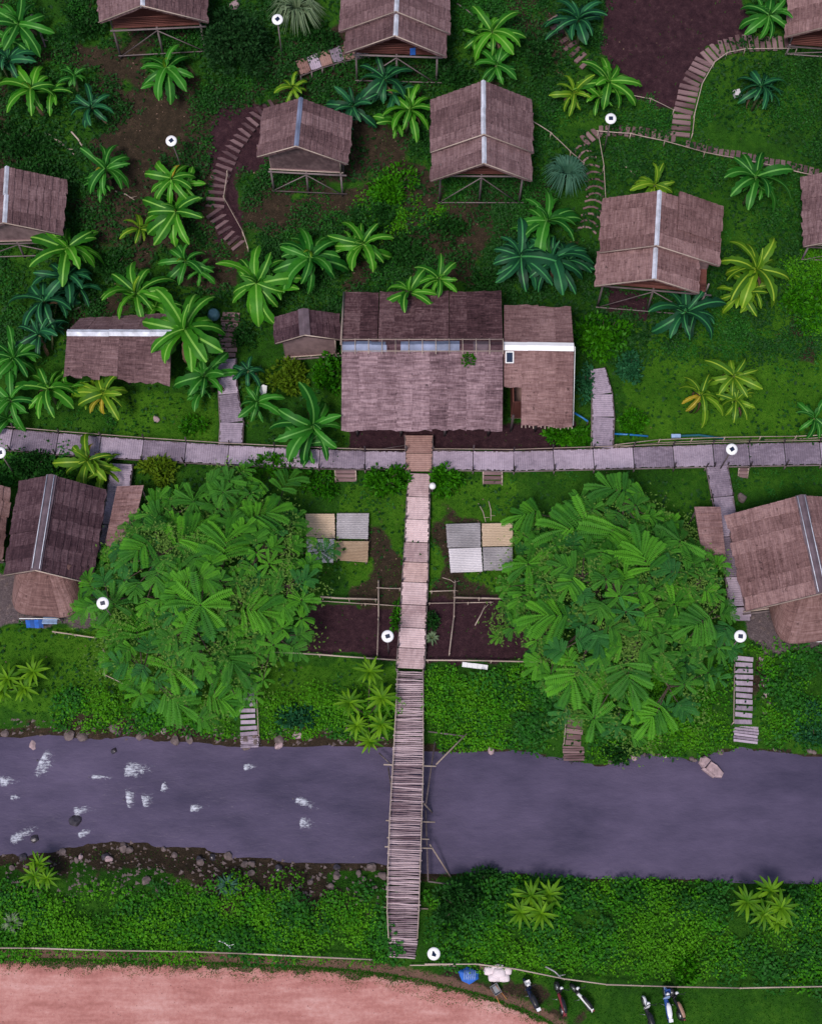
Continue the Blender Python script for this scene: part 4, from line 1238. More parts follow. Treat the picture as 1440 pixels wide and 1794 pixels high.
def banana(label, u, v, r, kind='green', n=8, h=2.0, seed=None, dry=0, a0=None):
    rnd = random.Random(seed if seed is not None else int(u * 7 + v * 13))
    p = G(u, v, h + .5)
    g = Vector((p.x, p.y, tz(p.x, p.y)))
    t = thing('banana_plant', label, 'banana plant', g, 0, 'banana plants on the hillside')
    t.rotation_euler = (rnd.uniform(-.16, .12), rnd.uniform(-.16, .16), 0)
    k = 'k%d' % (int(h * 2))
    if k not in _stems:
        mb = MB(); hh = int(h * 2) / 2
        mb.tube([(0, 0, -.2), (.02, 0, hh * .5), (0, .02, hh)], .13, 8, r2=.07); _stems[k] = mb.mesh('stem', M['stem'], True)
    link('stem', _stems[k], t)
    L = r * .0345 * 1.25
    a0 = rnd.uniform(0, 6.28) if a0 is None else a0
    n = n + 3
    for i in range(n):
        kk = 'yellow' if i < dry else kind
        o = link('leaf', banana_leaf(kk, rnd.choice([0, 1, 2, 3, 4] if i % 3 else [2, 3, 4])), t)
        az = a0 + 6.283 * i / n + rnd.uniform(-.22, .22)
        o.location = (math.cos(az) * .05, math.sin(az) * .05, int(h * 2) / 2 - .12 + .25 * (i % 3) / 2)
        s = L * rnd.uniform(.72, 1.12)
        if i < dry: s *= .72
        o.scale = (s, s * rnd.uniform(.85, 1.2), s)
        o.rotation_euler = (rnd.uniform(-.5, .5), rnd.uniform(-.35, .45) + (.35 if i < dry else 0), az)
    if r >= 44:
        sa = rnd.uniform(0, 6.28); so_ = Vector((math.cos(sa), math.sin(sa), 0)) * rnd.uniform(.6, 1.0)
        mb = MB(); mb.tube([(so_.x * .4, so_.y * .4, -.2), (so_.x, so_.y, h * .62)], .09, 7, r2=.05); link('stem', mb.mesh('stem', M['stem'], True), t)
        for i in range(7):
            o = link('leaf', banana_leaf(kind, rnd.choice([0, 1, 2, 3])), t)
            az = 6.283 * i / 7 + rnd.uniform(-.3, .3); s = L * rnd.uniform(.5, .8)
            o.location = (so_.x, so_.y, h * .62 - .08 * (i % 3)); o.scale = (s, s * rnd.uniform(.9, 1.2), s)
            o.rotation_euler = (rnd.uniform(-.5, .5), rnd.uniform(-.45, .35), az)
    for i in range(2 if r > 40 else 1):
        o = link('dead_leaf', banana_leaf('dead', rnd.choice([3, 4])), t)
        o.location = (0, 0, int(h * 2) / 2 - .35); s = L * rnd.uniform(.6, .85)
        o.scale = (s, s * .6, s); o.rotation_euler = (rnd.uniform(-.4, .4), rnd.uniform(.7, 1.1), rnd.uniform(0, 6.28))
    o = link('leaf', banana_leaf(kind if kind in ('dark', 'lime') else 'lime' if rnd.random() < .4 else kind, 5), t)
    o.location = (0, 0, int(h * 2) / 2 - .1); s = L * .7
    o.scale = (s, s * .7, s); o.rotation_euler = (0, -.7, rnd.uniform(0, 6.28))
    return t

BANANAS = [
    ('banana plant with seven broad leaves in the upper left corner', 60, 150, 52, 'green', 7),
    ('small dark blue green banana plant right of the upper left one', 163, 177, 38, 'dark', 7),
    ('banana plant just below the top left stilt hut', 298, 115, 52, 'mid', 9),
    ('half faded banana plant below the fallen stalks, upper left', 178, 288, 44, 'mid', 8),
    ('light green banana plant directly under the hillside solar lamp', 298, 302, 46, 'green', 7),
    ('tall light banana plant in the middle of the left banana row', 312, 362, 58, 'green', 10),
    ('small yellowish banana plant left of the left banana row', 236, 398, 34, 'lime', 6),
    ('banana plant with an orange yellow leaf beside the left edge hut', 112, 436, 60, 'green', 10),
    ('dark banana plant below the hut at the left edge', 72, 528, 54, 'dark', 9),
    ('thin banana plant at the foot of the left log steps', 332, 448, 44, 'mid', 6),
    ('banana plant above the pale ridge of the long low hut', 242, 510, 60, 'green', 9),
    ('largest bright banana plant covering the long low hut\'s right end', 318, 572, 76, 'green', 12),
    ('banana plant at the left edge level with the long low hut', 12, 622, 50, 'mid', 8),
    ('broad banana plant below and left of the long low hut', 86, 682, 54, 'green', 8),
    ('spiky yellow tinged banana plant in front of the long low hut', 184, 690, 48, 'lime', 9),
    ('lower banana plant in the left edge cluster', 22, 692, 46, 'mid', 7),
    ('dark banana plant touching the long low hut\'s left end', 68, 588, 46, 'dark', 7),
    ('drooping pale banana plant beside the left branch walkway', 366, 655, 48, 'mid', 9),
    ('large banana plant at the left of the clump above the small dark hut', 455, 482, 62, 'green', 11),
    ('large banana plant at the right of the clump above the small dark hut', 540, 448, 64, 'mid', 11),
    ('single star shaped banana plant between the clump and the hall', 642, 415, 52, 'green', 8),
    ('banana plant overhanging the back roof edge of the hall', 737, 503, 46, 'green', 7),
    ('small banana plant with a yellow tip behind the hall', 780, 468, 36, 'green', 8),
    ('dark banana plant right of the closed gable hut', 620, 172, 44, 'dark', 7),
    ('yellow green banana plant right of the dark pair under the top hut', 712, 190, 46, 'green', 9),
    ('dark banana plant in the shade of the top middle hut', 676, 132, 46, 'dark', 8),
    ('banana plant at the top edge right of the top middle hut', 872, 42, 48, 'green', 8),
    ('lower leaves of a banana plant touching the square hut\'s ridge', 866, 104, 38, 'mid', 7),
    ('big star shaped banana plant beside bare soil', 1062, 138, 54, 'green', 8),
    ('lime banana plant leaning left of the big star shaped one', 1008, 150, 38, 'lime', 6),
    ('dark banana plant at the top edge left of bare soil', 1020, 32, 50, 'dark', 9),
    ('small lime banana plant above the wide hut', 1145, 314, 38, 'lime', 7),
    ('banana plant with curling leaves right of the wide hut\'s back', 1320, 312, 56, 'mid', 10),
    ('tall lime green banana plant right of the wide hut', 1322, 462, 62, 'lime', 11),
    ('shorter lime banana plant in front of the tall lime one', 1304, 512, 40, 'lime', 7),
    ('large dark green banana plant below the wide hut', 1205, 538, 60, 'dark', 8),
    ('yellow green drooping banana plant on the right lawn', 1222, 692, 42, 'lime', 9),
    ('yellow green banana plant upper right of the drooping one on the lawn', 1288, 652, 44, 'lime', 8),
    ('small yellow banana plant lower right of the drooping one', 1296, 700, 32, 'lime', 7),
    ('banana plant at the right edge above the right walkway', 1434, 722, 34, 'mid', 7),
    ('dark banana plant left of the clump above the hall\'s right wing', 908, 442, 60, 'dark', 10),
    ('tall banana plant at the top of the clump above the hall\'s right wing', 962, 385, 60, 'mid', 10),
    ('dark banana plant right of the clump above the hall\'s right wing', 978, 450, 58, 'dark', 10),
    ('large banana plant at the left front corner of the hall', 540, 735, 64, 'mid', 9),
    ('yellow streaked banana plant leaning over the left walkway', 156, 806, 52, 'lime', 9),
    ('dark banana plant on the slope below the top right log steps', 1332, 150, 44, 'dark', 9),
    ('banana plant in the top left corner', 22, 28, 54, 'mid', 8),
    ('dark banana plant at the left edge near the top', 8, 100, 44, 'dark', 7),
    ('small lime banana plant left of the top middle hut\'s ramp', 512, 146, 28, 'lime', 6),
    ('banana plant in the top right corner left of the brown hut', 1354, 18, 46, 'mid', 8),
    ('young banana plant beside the left branch walkway near white clothes', 446, 700, 38, 'mid', 7),
    ('dark young banana plant right of the long low hut', 430, 650, 30, 'dark', 6),
    ('dark banana plant leaves under the orange leafed one', 118, 486, 48, 'dark', 7),
    ('small dull banana plant between the upper left pair', 126, 130, 24, 'mid', 6),
]
DRY = {112: 1, 184: 2, 780: 1, 236: 1, 156: 2, 540: 0, 1322: 1, 1222: 2, 312: 1, 1304: 1, 298: 1, 178: 1}
for lab, u, v, r, k, n in BANANAS:
    banana(lab, u, v, r, k, n, 4.5 if u in (737, 780) else 4.0 if u == 318 else 2.5 if r > 55 else 2.0 if r > 40 else 1.5, dry=DRY.get(u, 0))

# ------------------------------------------------------------------ leafy shrubs, grasses, rosette plants
def leaf_cloud(n, rx, ry, rz, size, seed, clump=0.0, flat=.5, nclump=14, up=.35):
    """Folded leaves spread through a lumpy volume; returns arrays for one mesh."""
    g = np.random.default_rng(seed)
    if clump > 0:
        cd = g.normal(size=(nclump, 3)); cd[:, 2] = np.abs(cd[:, 2]); cd /= np.linalg.norm(cd, axis=1)[:, None]
        cc = cd * g.uniform(.45, .85, (nclump, 1))
        k = g.integers(0, nclump, n)
        d = g.normal(size=(n, 3)); d /= np.linalg.norm(d, axis=1)[:, None]
        c = cc[k] + d * clump * g.uniform(.35, 1.0, (n, 1)) ** .5
        ct = g.uniform(0, 1, nclump)[k]
    else:
        d = g.normal(size=(n, 3)); d[:, 2] = np.abs(d[:, 2]); d /= np.linalg.norm(d, axis=1)[:, None]
        c = d * (g.uniform(.2, 1, (n, 1)) ** .5); ct = g.uniform(0, 1, n)
    c[:, 2] = np.abs(c[:, 2])
    c = c * np.array([rx, ry, rz])
    out = d.copy(); out[:, 2] += up
    out += g.normal(size=(n, 3)) * flat
    out /= np.linalg.norm(out, axis=1)[:, None] + 1e-9
    ref = g.normal(size=(n, 3))
    side = np.cross(out, ref); side /= np.linalg.norm(side, axis=1)[:, None] + 1e-9
    nrm = np.cross(side, out)
    s = size * g.uniform(.7, 1.35, (n, 1))
    tip = c + out * s; mid = c + out * s * .5
    l = mid + side * s * .26 + nrm * s * .10; r = mid - side * s * .26 + nrm * s * .10
    V = np.stack([c, l, tip, r], 1).reshape(-1, 3)
    i = np.arange(n) * 4
    F = np.concatenate([np.stack([i, i + 1, i + 2], 1), np.stack([i, i + 2, i + 3], 1)])
    t = np.repeat(np.clip(ct * .6 + g.uniform(0, .4, n), 0, 1), 4)
    return V, F, t

def shrub(name, label, u, v, rx, ry, mat, n=900, size=.28, h=1.2, clump=.34, cat='shrub', nclump=16, seed=None, base=.15, stems=4):
    seed = seed or int(u * 3 + v * 11)
    p = G(u, v, h * .45); g = Vector((p.x, p.y, tz(p.x, p.y)))
    k = 1 / 29.0
    t = thing(name, label, cat, g)
    V, F, ti = leaf_cloud(n, rx * k, ry * k, h, size, seed, clump, nclump=nclump)
    V[:, 2] += base
    o = link('foliage', np_mesh('foliage', V, F, M[mat], ti), t); o['kind'] = 'stuff'
    rnd = random.Random(seed)
    for j in range(stems):
        a = rnd.uniform(0, 6.28); q = rnd.uniform(.2, .6)
        mb = MB(); mb.tube([(0, 0, -.1), (math.cos(a) * rx * k * q * .4, math.sin(a) * ry * k * q * .4, h * .4), (math.cos(a) * rx * k * q, math.sin(a) * ry * k * q, h * .75)], .04, 5, r2=.015)
        link('stem', mb.mesh('stem', M['trunk'], True), t)
    return t
shrub('round_shrub', 'dense green shrub left of the path just below left walkway', 676, 838, 40, 32, 'shrub_green', 1300, .26, 1.4)
shrub('round_shrub', 'dense green shrub right of the path just below right walkway', 782, 842, 30, 34, 'shrub_green', 1000, .26, 1.3)
shrub('round_shrub', 'large lush green shrub at the right end of the hall', 1058, 590, 54, 46, 'shrub_green', 2200, .30, 1.8, .28, nclump=26)
shrub('round_shrub', 'yellowish green shrub left of the hall below the small dark hut', 503, 662, 42, 34, 'shrub_lime', 1300, .28, 1.4)
shrub('round_shrub', 'green shrub squeezed against the left wall of the hall', 574, 655, 26, 36, 'shrub_green', 900, .26, 1.3)
shrub('low_hedge', 'low green hedge in front of the hall\'s right wing', 992, 764, 54, 22, 'shrub_green', 1400, .24, .9, .25)
shrub('round_shrub', 'green shrub right of the curved branch walkway', 1112, 738, 30, 26, 'shrub_green', 800, .24, 1.0)
shrub('round_shrub', 'bluish shrub above the green one right of the curved branch walkway', 1106, 642, 26, 30, 'shrub_teal', 800, .26, 1.1)
shrub('round_shrub', 'bluish shrub between the hall\'s right wing and the curved walkway', 1026, 672, 19, 36, 'shrub_teal', 700, .24, 1.0)
shrub('round_shrub', 'yellow green shrub below left walkway near the left big tree', 282, 822, 40, 26, 'shrub_lime', 1000, .28, 1.1)
shrub('round_shrub', 'dark shrub below left walkway at the left edge', 60, 815, 55, 26, 'shrub_dark', 1200, .28, 1.2)
shrub('round_shrub', 'leafy wild bush on the slope between the two middle huts', 700, 325, 52, 44, 'shrub_green', 1300, .26, 1.1, .4)
shrub('round_shrub', 'dark wild bush under the leafy one between the two middle huts', 660, 370, 40, 40, 'shrub_dark', 1000, .26, 1.0, .4)
shrub('round_shrub', 'dark teal bush behind the hall below the square hut', 715, 430, 40, 34, 'shrub_dark', 900, .26, 1.0, .4)
shrub('round_shrub', 'rounded bush by the bridge at the south bank', 802, 1588, 46, 40, 'shrub_dark', 1600, .22, 1.5, .32)
shrub('round_shrub', 'bush at the right edge below the right edge hut', 1424, 528, 44, 58, 'shrub_green', 1500, .3, 1.4, .34)
shrub('round_shrub', 'small dark bush on the lower bank above the south water line', 852, 1540, 22, 20, 'shrub_dark', 500, .22, .9)
shrub('round_shrub', 'small green plant on the right edge of the pale path', 755, 1088, 12, 20, 'shrub_dark', 350, .2, .7)
shrub('round_shrub', 'small climbing plant on the left edge of the pale path', 695, 1082, 9, 26, 'shrub_green', 320, .2, .7)
shrub('round_shrub', 'loose leafy bush left of the left bamboo platform', 560, 850, 34, 24, 'shrub_green', 600, .22, .9, .45)
shrub('round_shrub', 'dark bush filling the shade under left tree\'s top edge', 480, 815, 50, 22, 'shrub_green', 900, .24, .9, .4)
shrub('round_shrub', 'broad leafed clump above the left river bank', 520, 1255, 34, 20, 'shrub_teal', 420, .34, .7)
shrub('round_shrub', 'bush below right tree at the water line', 1085, 1318, 34, 20, 'shrub_dark', 600, .24, .8)
shrub('round_shrub', 'teal bush at the right edge above the river', 1425, 1265, 34, 40, 'shrub_teal', 800, .22, .9)
shrub('round_shrub', 'teal leafed weed clump standing at the fence behind the blue motorbike', 1202, 1700, 18, 30, 'shrub_green', 450, .26, .9)
shrub('feathery_tree', 'dark feathery tree between the top left and top middle huts', 412, 82, 66, 62, 'feather', 7000, .24, 3.0, .30, 'tree', 34, base=.9, stems=7)
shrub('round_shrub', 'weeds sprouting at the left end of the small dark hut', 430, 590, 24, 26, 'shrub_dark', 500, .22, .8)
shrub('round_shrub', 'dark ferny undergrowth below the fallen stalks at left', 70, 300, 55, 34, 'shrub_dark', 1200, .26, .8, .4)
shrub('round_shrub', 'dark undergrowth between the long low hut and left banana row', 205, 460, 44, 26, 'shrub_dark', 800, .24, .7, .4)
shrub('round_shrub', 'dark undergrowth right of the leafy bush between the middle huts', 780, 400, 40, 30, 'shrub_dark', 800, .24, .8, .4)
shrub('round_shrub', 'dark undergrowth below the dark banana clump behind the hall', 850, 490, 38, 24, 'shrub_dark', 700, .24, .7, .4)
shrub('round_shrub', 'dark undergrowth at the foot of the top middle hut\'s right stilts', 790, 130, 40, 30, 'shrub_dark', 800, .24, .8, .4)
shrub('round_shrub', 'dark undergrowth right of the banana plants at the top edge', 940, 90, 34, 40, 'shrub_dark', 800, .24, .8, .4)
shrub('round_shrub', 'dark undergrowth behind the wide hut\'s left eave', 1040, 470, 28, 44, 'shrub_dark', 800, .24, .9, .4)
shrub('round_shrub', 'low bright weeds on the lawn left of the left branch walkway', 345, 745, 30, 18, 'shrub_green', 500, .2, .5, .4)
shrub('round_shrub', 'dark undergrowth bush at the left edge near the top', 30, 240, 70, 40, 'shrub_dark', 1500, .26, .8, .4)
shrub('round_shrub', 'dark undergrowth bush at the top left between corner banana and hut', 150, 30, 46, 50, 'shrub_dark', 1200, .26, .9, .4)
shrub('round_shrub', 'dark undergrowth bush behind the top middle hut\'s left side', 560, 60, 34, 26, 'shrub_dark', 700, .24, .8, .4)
w_ = lerp(lerp(A, B, .79), lerp(Cc, D, .79), .17)
wv, wf, wt = leaf_cloud(160, .38, .38, .45, .2, 5)
tuft = tag(link('roof_weed', np_mesh('roof_weed', wv, wf, M['shrub_green'], wt)), 'green weed tuft growing on the hall\'s front thatch', 'weed'); tuft.location = w_ + Vector((0, 0, .05))

def blades(name, label, u, v, r, mat, n=110, h=1.4, seed=1, width=.05, cat='grass clump'):
    rnd = np.random.default_rng(seed); k = r / 29.0
    p = G(u, v, h * .4); g = Vector((p.x, p.y, tz(p.x, p.y)))
    V, F, T = [], [], []
    for i in range(n):
        a = rnd.uniform(0, 6.283); L = k * rnd.uniform(.6, 1.1); hh = h * rnd.uniform(.7, 1.1)
        d = np.array([math.cos(a), math.sin(a), 0]); s = np.array([-d[1], d[0], 0]) * width * rnd.uniform(.7, 1.3)
        pr = [(0.02, 0), (.28, .75), (.62, .95), (1.0, .45)]
        o = len(V); ti = rnd.uniform(0, 1)
        for j, (q, z) in enumerate(pr):
            w = (1, 1, .8, .1)[j]
            c = d * L * q + np.array([0, 0, hh * z])
            V += [c - s * w, c + s * w]; T += [ti, ti]
        F += [(o + 2 * j, o + 2 * j + 1, o + 2 * j + 3, o + 2 * j + 2) for j in range(3)]
    t = thing(name, label, cat, g)
    o = link('blades', np_mesh('blades', np.array(V), np.array(F), M[mat], np.array(T)), t); o['kind'] = 'stuff'
    mb = MB(); mb.tube([(0, 0, -.1), (0, 0, .25)], .16, 8, r2=.1); link('crown_base', mb.mesh('crown_base', M['stem'], True), t)
blades('fountain_grass', 'pale fountain-like palm grass at the top beside a solar lamp', 520, 18, 50, 'palegrass', 240, 2.0, 3)
blades('fountain_grass', 'blue green arching grass clump below the square hut\'s right side', 992, 308, 42, 'bluegrass', 240, 1.8, 4)
blades('fountain_grass', 'pale spiky grass tuft on the stony south bank', 400, 1552, 22, 'bluegrass', 60, .7, 5)
blades('fountain_grass', 'pale spiky agave-like tuft at the lower left edge', 22, 1618, 20, 'palegrass', 46, .7, 6)
blades('fountain_grass', 'pale flowering tuft on the right side of pale path', 757, 1118, 13, 'palegrass', 34, .5, 7)

def ros_leaf():
    vs = []; fs = []
    n = 5; x = z = 0; ang = .55
    for i in range(n + 1):
        t = i / n; w = .088 * math.sin(math.pi * min(1, .12 + t * .88)) ** .7
        vs += [(x, -w, z + w * .35), (x, 0, z), (x, w, z + w * .35)]
        x += math.cos(ang) / n; z += math.sin(ang) / n; ang -= .22
    for i in range(n):
        a = i * 3; fs += [(a, a + 1, a + 4, a + 3), (a + 1, a + 2, a + 5, a + 4)]
    me = bpy.data.meshes.new('leaf'); me.from_pydata(vs, [], fs); me.materials.append(M['ros'])
    me.polygons.foreach_set('use_smooth', [True] * len(fs)); return me
ROS = ros_leaf()
def rosette_plant(label, heads, seed):
    rnd = random.Random(seed)
    cu = sum(h[0] for h in heads) / len(heads); cv = sum(h[1] for h in heads) / len(heads)
    b = G(cu, cv + 8)
    t = thing('rosette_plant', label, 'plant', b)
    for (u, v, r, h) in heads:
        p = G(u, v, h) - b
        mb = MB(); mb.tube([(0, 0, -.1), tuple(p * .5 + Vector((0, 0, -.15))), tuple(p)], .045, 5, r2=.03); link('stem', mb.mesh('stem', M['trunk'], True), t)
        L = r / 31.0
        n = 18
        for i in range(n):
            o = link('leaf', ROS, t); o.location = p
            s = L * rnd.uniform(.8, 1.1) * (1 if i < 12 else .72); az = 6.283 * i / (12 if i < 12 else 6) + rnd.uniform(-.18, .18)
            o.scale = (s, s, s); o.rotation_euler = (0, rnd.uniform(-.15, .3) if i < 12 else -.4, az)
rosette_plant('big clump of star rosettes on the bank left of the bridge', [(648, 1178, 32, 1.7), (612, 1232, 32, 1.5), (668, 1224, 34, 1.9), (625, 1272, 28, 1.2), (668, 1270, 30, 1.5), (648, 1300, 26, 1.0)], 1)
rosette_plant('clump of star rosettes at the left edge above the river', [(58, 1178, 32, 1.3), (14, 1190, 34, 1.3), (42, 1206, 30, 1.1), (4, 1212, 28, 1.0)], 2)
rosette_plant('small star rosette plant on the stony lower left bank', [(68, 1514, 26, 1.2), (60, 1536, 26, 1.0), (82, 1540, 24, .9)], 3)
rosette_plant('star rosette plant on the lower bank right of the bridge', [(930, 1572, 36, 1.4), (962, 1568, 32, 1.2), (912, 1600, 32, 1.2), (948, 1602, 34, 1.3)], 4)
rosette_plant('star rosette plant at the far right of the lower bank', [(1308, 1582, 34, 1.4), (1350, 1562, 34, 1.5), (1368, 1592, 34, 1.3), (1338, 1602, 30, 1.1), (1362, 1618, 24, .9)], 5)

# ------------------------------------------------------------------ the two big trees
def frond_mesh(var):
    rnd = random.Random(50 + var)
    n = 17; vs = []; fs = []
    x = z = 0.0; ang = [.35, .15, .5, .25, .1, .4][var]; dr = [.9, .7, 1.1, 1.3, .8, 1.0][var]
    for i in range(n):
        t = (i + .6) / n
        nx, nz = -math.sin(ang), math.cos(ang)
        W = .155 * (.40 + .75 * min(1, t / .6) ** .8) * (1 if t < .9 else .82)
        for s in (-1, 1):
            w = W * rnd.uniform(.88, 1.08); dx = .025; sw = .04
            o = len(vs)
            lift = -.035
            vs += [(x - dx * .75, s * .004, z), (x + sw * .4 - dx * .9, s * w * .55, z + nz * .02), (x + sw, s * w, z + nz * lift), (x + sw * .5 + dx * 1.15, s * w * .6, z + nz * .02), (x + dx * .75, s * .004, z)]
            fs.append((o, o + 1, o + 2, o + 3, o + 4) if s < 0 else (o + 4, o + 3, o + 2, o + 1, o))
        x += math.cos(ang) / n; z += math.sin(ang) / n; ang -= dr / n * (.5 + t)
    return vs, fs
FR = [frond_mesh(k) for k in range(6)]
FRM = []
for vs, fs in FR:
    row = []
    for mt in ('tree_leaf', 'tree_leaf_mid', 'tree_leaf_cool'):
        me = bpy.data.meshes.new('leaf_frond'); me.from_pydata(vs, [], fs); me.materials.append(M[mt]); row.append(me)
    FRM.append(row)

def tri_np(vs, fs):
    V = np.array(vs); F = []
    for f in fs:
        for k in range(1, len(f) - 1): F.append((f[0], f[k], f[k + 1]))
    return V, np.array(F)
FRN = [tri_np(*f) for f in FR]

def big_tree(label, cu, cv, rad, ztop, spots, seed, lobes):
    rnd = random.Random(seed)
    c = P(cu, cv, 4.2)
    g = Vector((c.x, c.y, tz(c.x, c.y)))
    t = thing('spreading_tree', label, 'tree', g, 0)
    mb = MB(); mb.tube([(0, 0, -.3), (.1, .05, 1.0), (-.05, .1, 2.0), (.05, 0, 2.8)], .30, 9, r2=.18); link('trunk', mb.mesh('trunk', M['trunk'], True), t)
    def lim(a): return float(np.interp(a % 6.283, np.linspace(0, 6.283, 9), lobes + lobes[:1])) * (.95 + .06 * math.sin(7 * a + seed) + .05 * math.sin(13 * a + 2 * seed))
    # sub-crowns carried by the main limbs
    sub = [(Vector((0, 0, ztop)), 3.0)]
    for k in range(13):
        a = 6.283 * k / 13 * 2.0 + rnd.uniform(-.25, .25); q = (.42 if k % 2 else .76) + rnd.uniform(-.06, .06)
        sub.append((Vector((math.cos(a) * lim(a) * q, math.sin(a) * lim(a) * q, ztop - 2.6 * q * q + rnd.uniform(-.55, .35))), rnd.uniform(1.9, 2.6)))
    def surf(x, y):
        best = -9; bc = None
        for cc, r in sub:
            d2 = ((x - cc.x) ** 2 + (y - cc.y) ** 2) / (r * r)
            z = cc.z - 1.5 * d2
            if z > best: best = z; bc = cc
        return max(best, 2.0), bc
    for cc, r in sub:
        b0 = Vector((cc.x * .12, cc.y * .12, 2.4)); top = cc - Vector((0, 0, .5))
        mb = MB(); mb.tube([tuple(b0), tuple(lerp(b0, top, .5) + Vector((rnd.uniform(-.2, .2), rnd.uniform(-.2, .2), -.3))), tuple(top)], .12, 6, r2=.05); link('limb', mb.mesh('limb', M['trunk'], True), t)
    ros = []
    for (u, v, L, n) in spots:
        p = P(u, v, ztop - 1.0) - g
        z, cc = surf(p.x, p.y); p = P(u, v, g.z + z) - g
        ros.append((Vector((p.x, p.y, z + .15)), L, n, cc))
    tries = 0; sep = .82
    while len(ros) < 210 and tries < 9000:
        tries += 1
        a = rnd.uniform(0, 6.283); q = math.sqrt(rnd.random()) * .97
        x, y = math.cos(a) * lim(a) * q, math.sin(a) * lim(a) * q
        if all(math.hypot(x - r[0].x, y - r[0].y) > (sep if k >= len(spots) else 1.25) for k, r in enumerate(ros)):
            z, cc = surf(x, y); ros.append((Vector((x, y, z + rnd.uniform(-.25, .15))), rnd.uniform(.72, 1.12), rnd.choice([7, 8, 9]), cc))
    budget = 300; off = 0; hue = 0
    ex = {0: [], 1: [], 2: []}
    def put(loc, az, el, roll, s, sy):
        nonlocal budget
        k = rnd.randrange(6)
        e = Euler((roll, el, az))
        if budget > 0:
            budget -= 1
            o = link('leaf_frond', FRM[k][hue], t); o.location = loc; o.rotation_euler = e; o.scale = (s, s * sy, s)
        else:
            V, F = FRN[k]
            W = (V * np.array([s, s * sy, s])) @ np.array(e.to_matrix()).T + np.array(loc)
            ex[hue].append((W, F, np.full(len(V), rnd.random())))
    def cluster(p, L, n, cc, ri):
        nonlocal hue
        out = Vector((p.x - cc.x, p.y - cc.y, 0)); sl = min(1, out.length / 2.2); oa = math.atan2(out.y, out.x)
        a0 = rnd.uniform(0, 6.28) if rnd.random() < .4 else oa + rnd.uniform(-.6, .6)
        tilt = lambda az: .55 * sl * math.cos(az - oa)
        if ri % 3 != 2:          # fingers in pairs along a short rachis
            ax = Vector((math.cos(a0), math.sin(a0), -.25 * sl)); m_ = max(3, (n + 1) // 2)
            for i in range(m_):
                q = p + ax * (L * .62 * (i / m_ - .4))
                for sg in (-1, 1):
                    az = a0 + sg * (1.3 - .75 * i / m_) + rnd.uniform(-.14, .14)
                    put(q + Vector((0, 0, rnd.uniform(-.05, .05))), az, tilt(az) + rnd.uniform(-.2, .15), sg * rnd.uniform(0, .35), L * rnd.uniform(.66, .98), rnd.uniform(.85, 1.2))
            put(p + ax * (L * .35), a0 + rnd.uniform(-.2, .2), tilt(a0), 0, L * .85, 1.1)
        else:
            for i in range(n):
                az = a0 + 5.6 * i / n + rnd.uniform(-.2, .2)
                put(p + Vector((math.cos(az), math.sin(az), 0)) * .08, az, tilt(az) + rnd.uniform(-.2, .2), rnd.uniform(-.35, .35), L * rnd.uniform(.65, 1.0), rnd.uniform(.85, 1.25))
    for ri, (p, L, n, cc) in enumerate(ros):
        hue = 0 if ri < 6 or rnd.random() < .4 else 1 if rnd.random() < .75 else 2
        cluster(p, L, n, cc, ri)
        mb = MB(); b0 = cc - Vector((0, 0, .6))
        mb.tube([tuple(b0), tuple(lerp(b0, p, .6) - Vector((0, 0, .2))), tuple(p)], .05, 5, r2=.02); link('branch', mb.mesh('branch', M['trunk'], True), t)
    # inner and lower fronds as one mass
    for j in range(170):
        a = rnd.uniform(0, 6.283); q = math.sqrt(rnd.random()) * 1.0
        x, y = math.cos(a) * lim(a) * q, math.sin(a) * lim(a) * q
        z, cc = surf(x, y); hue = rnd.choice([0, 1, 1, 2])
        cluster(Vector((x, y, z - rnd.uniform(.3, 1.1))), rnd.uniform(.5, .9), 6, cc, j)
    for hk, nm in ((0, 'bright_crown'), (1, 'crown'), (2, 'cool_crown')):
        Vs, Fs, Ts = [], [], []; off = 0
        for W, F, T in ex[hk]:
            Vs.append(W); Fs.append(F + off); Ts.append(T); off += len(W)
        o = link(nm, np_mesh(nm, np.concatenate(Vs), np.concatenate(Fs), M[('tree_mass_a', 'tree_mass_b', 'tree_mass_c')[hk]], np.concatenate(Ts)), t); o['kind'] = 'stuff'
    # fine lacy leaflets at the thin outer twigs and between the fronds
    gq = np.random.default_rng(seed); n = 9000; cl = []
    for _ in range(120):
        a = rnd.uniform(0, 6.283); q = rnd.uniform(.25, 1.06); x, y = math.cos(a) * lim(a) * q, math.sin(a) * lim(a) * q
        cl.append((x, y, surf(x, y)[0] - rnd.uniform(.1, .5)))
    cl = np.array(cl); kk = gq.integers(0, len(cl), n)
    cpt = cl[kk] + gq.normal(size=(n, 3)) * np.array([.45, .45, .12])
    a = gq.uniform(0, 6.283, n); out = np.stack([np.cos(a), np.sin(a), gq.uniform(-.3, .3, n)], 1)
    sd_ = np.stack([-np.sin(a), np.cos(a), gq.uniform(-.2, .2, n)], 1); s = gq.uniform(.10, .22, (n, 1))
    VV = np.stack([cpt, cpt + out * s * .5 + sd_ * s * .22, cpt + out * s, cpt + out * s * .5 - sd_ * s * .22], 1).reshape(-1, 3)
    i = np.arange(n) * 4
    o = link('small_leaflets', np_mesh('small_leaflets', VV, np.stack([i, i + 1, i + 2, i + 3], 1), M['tree_lace'], np.repeat(gq.uniform(0, 1, n), 4)), t); o['kind'] = 'stuff'
    return t
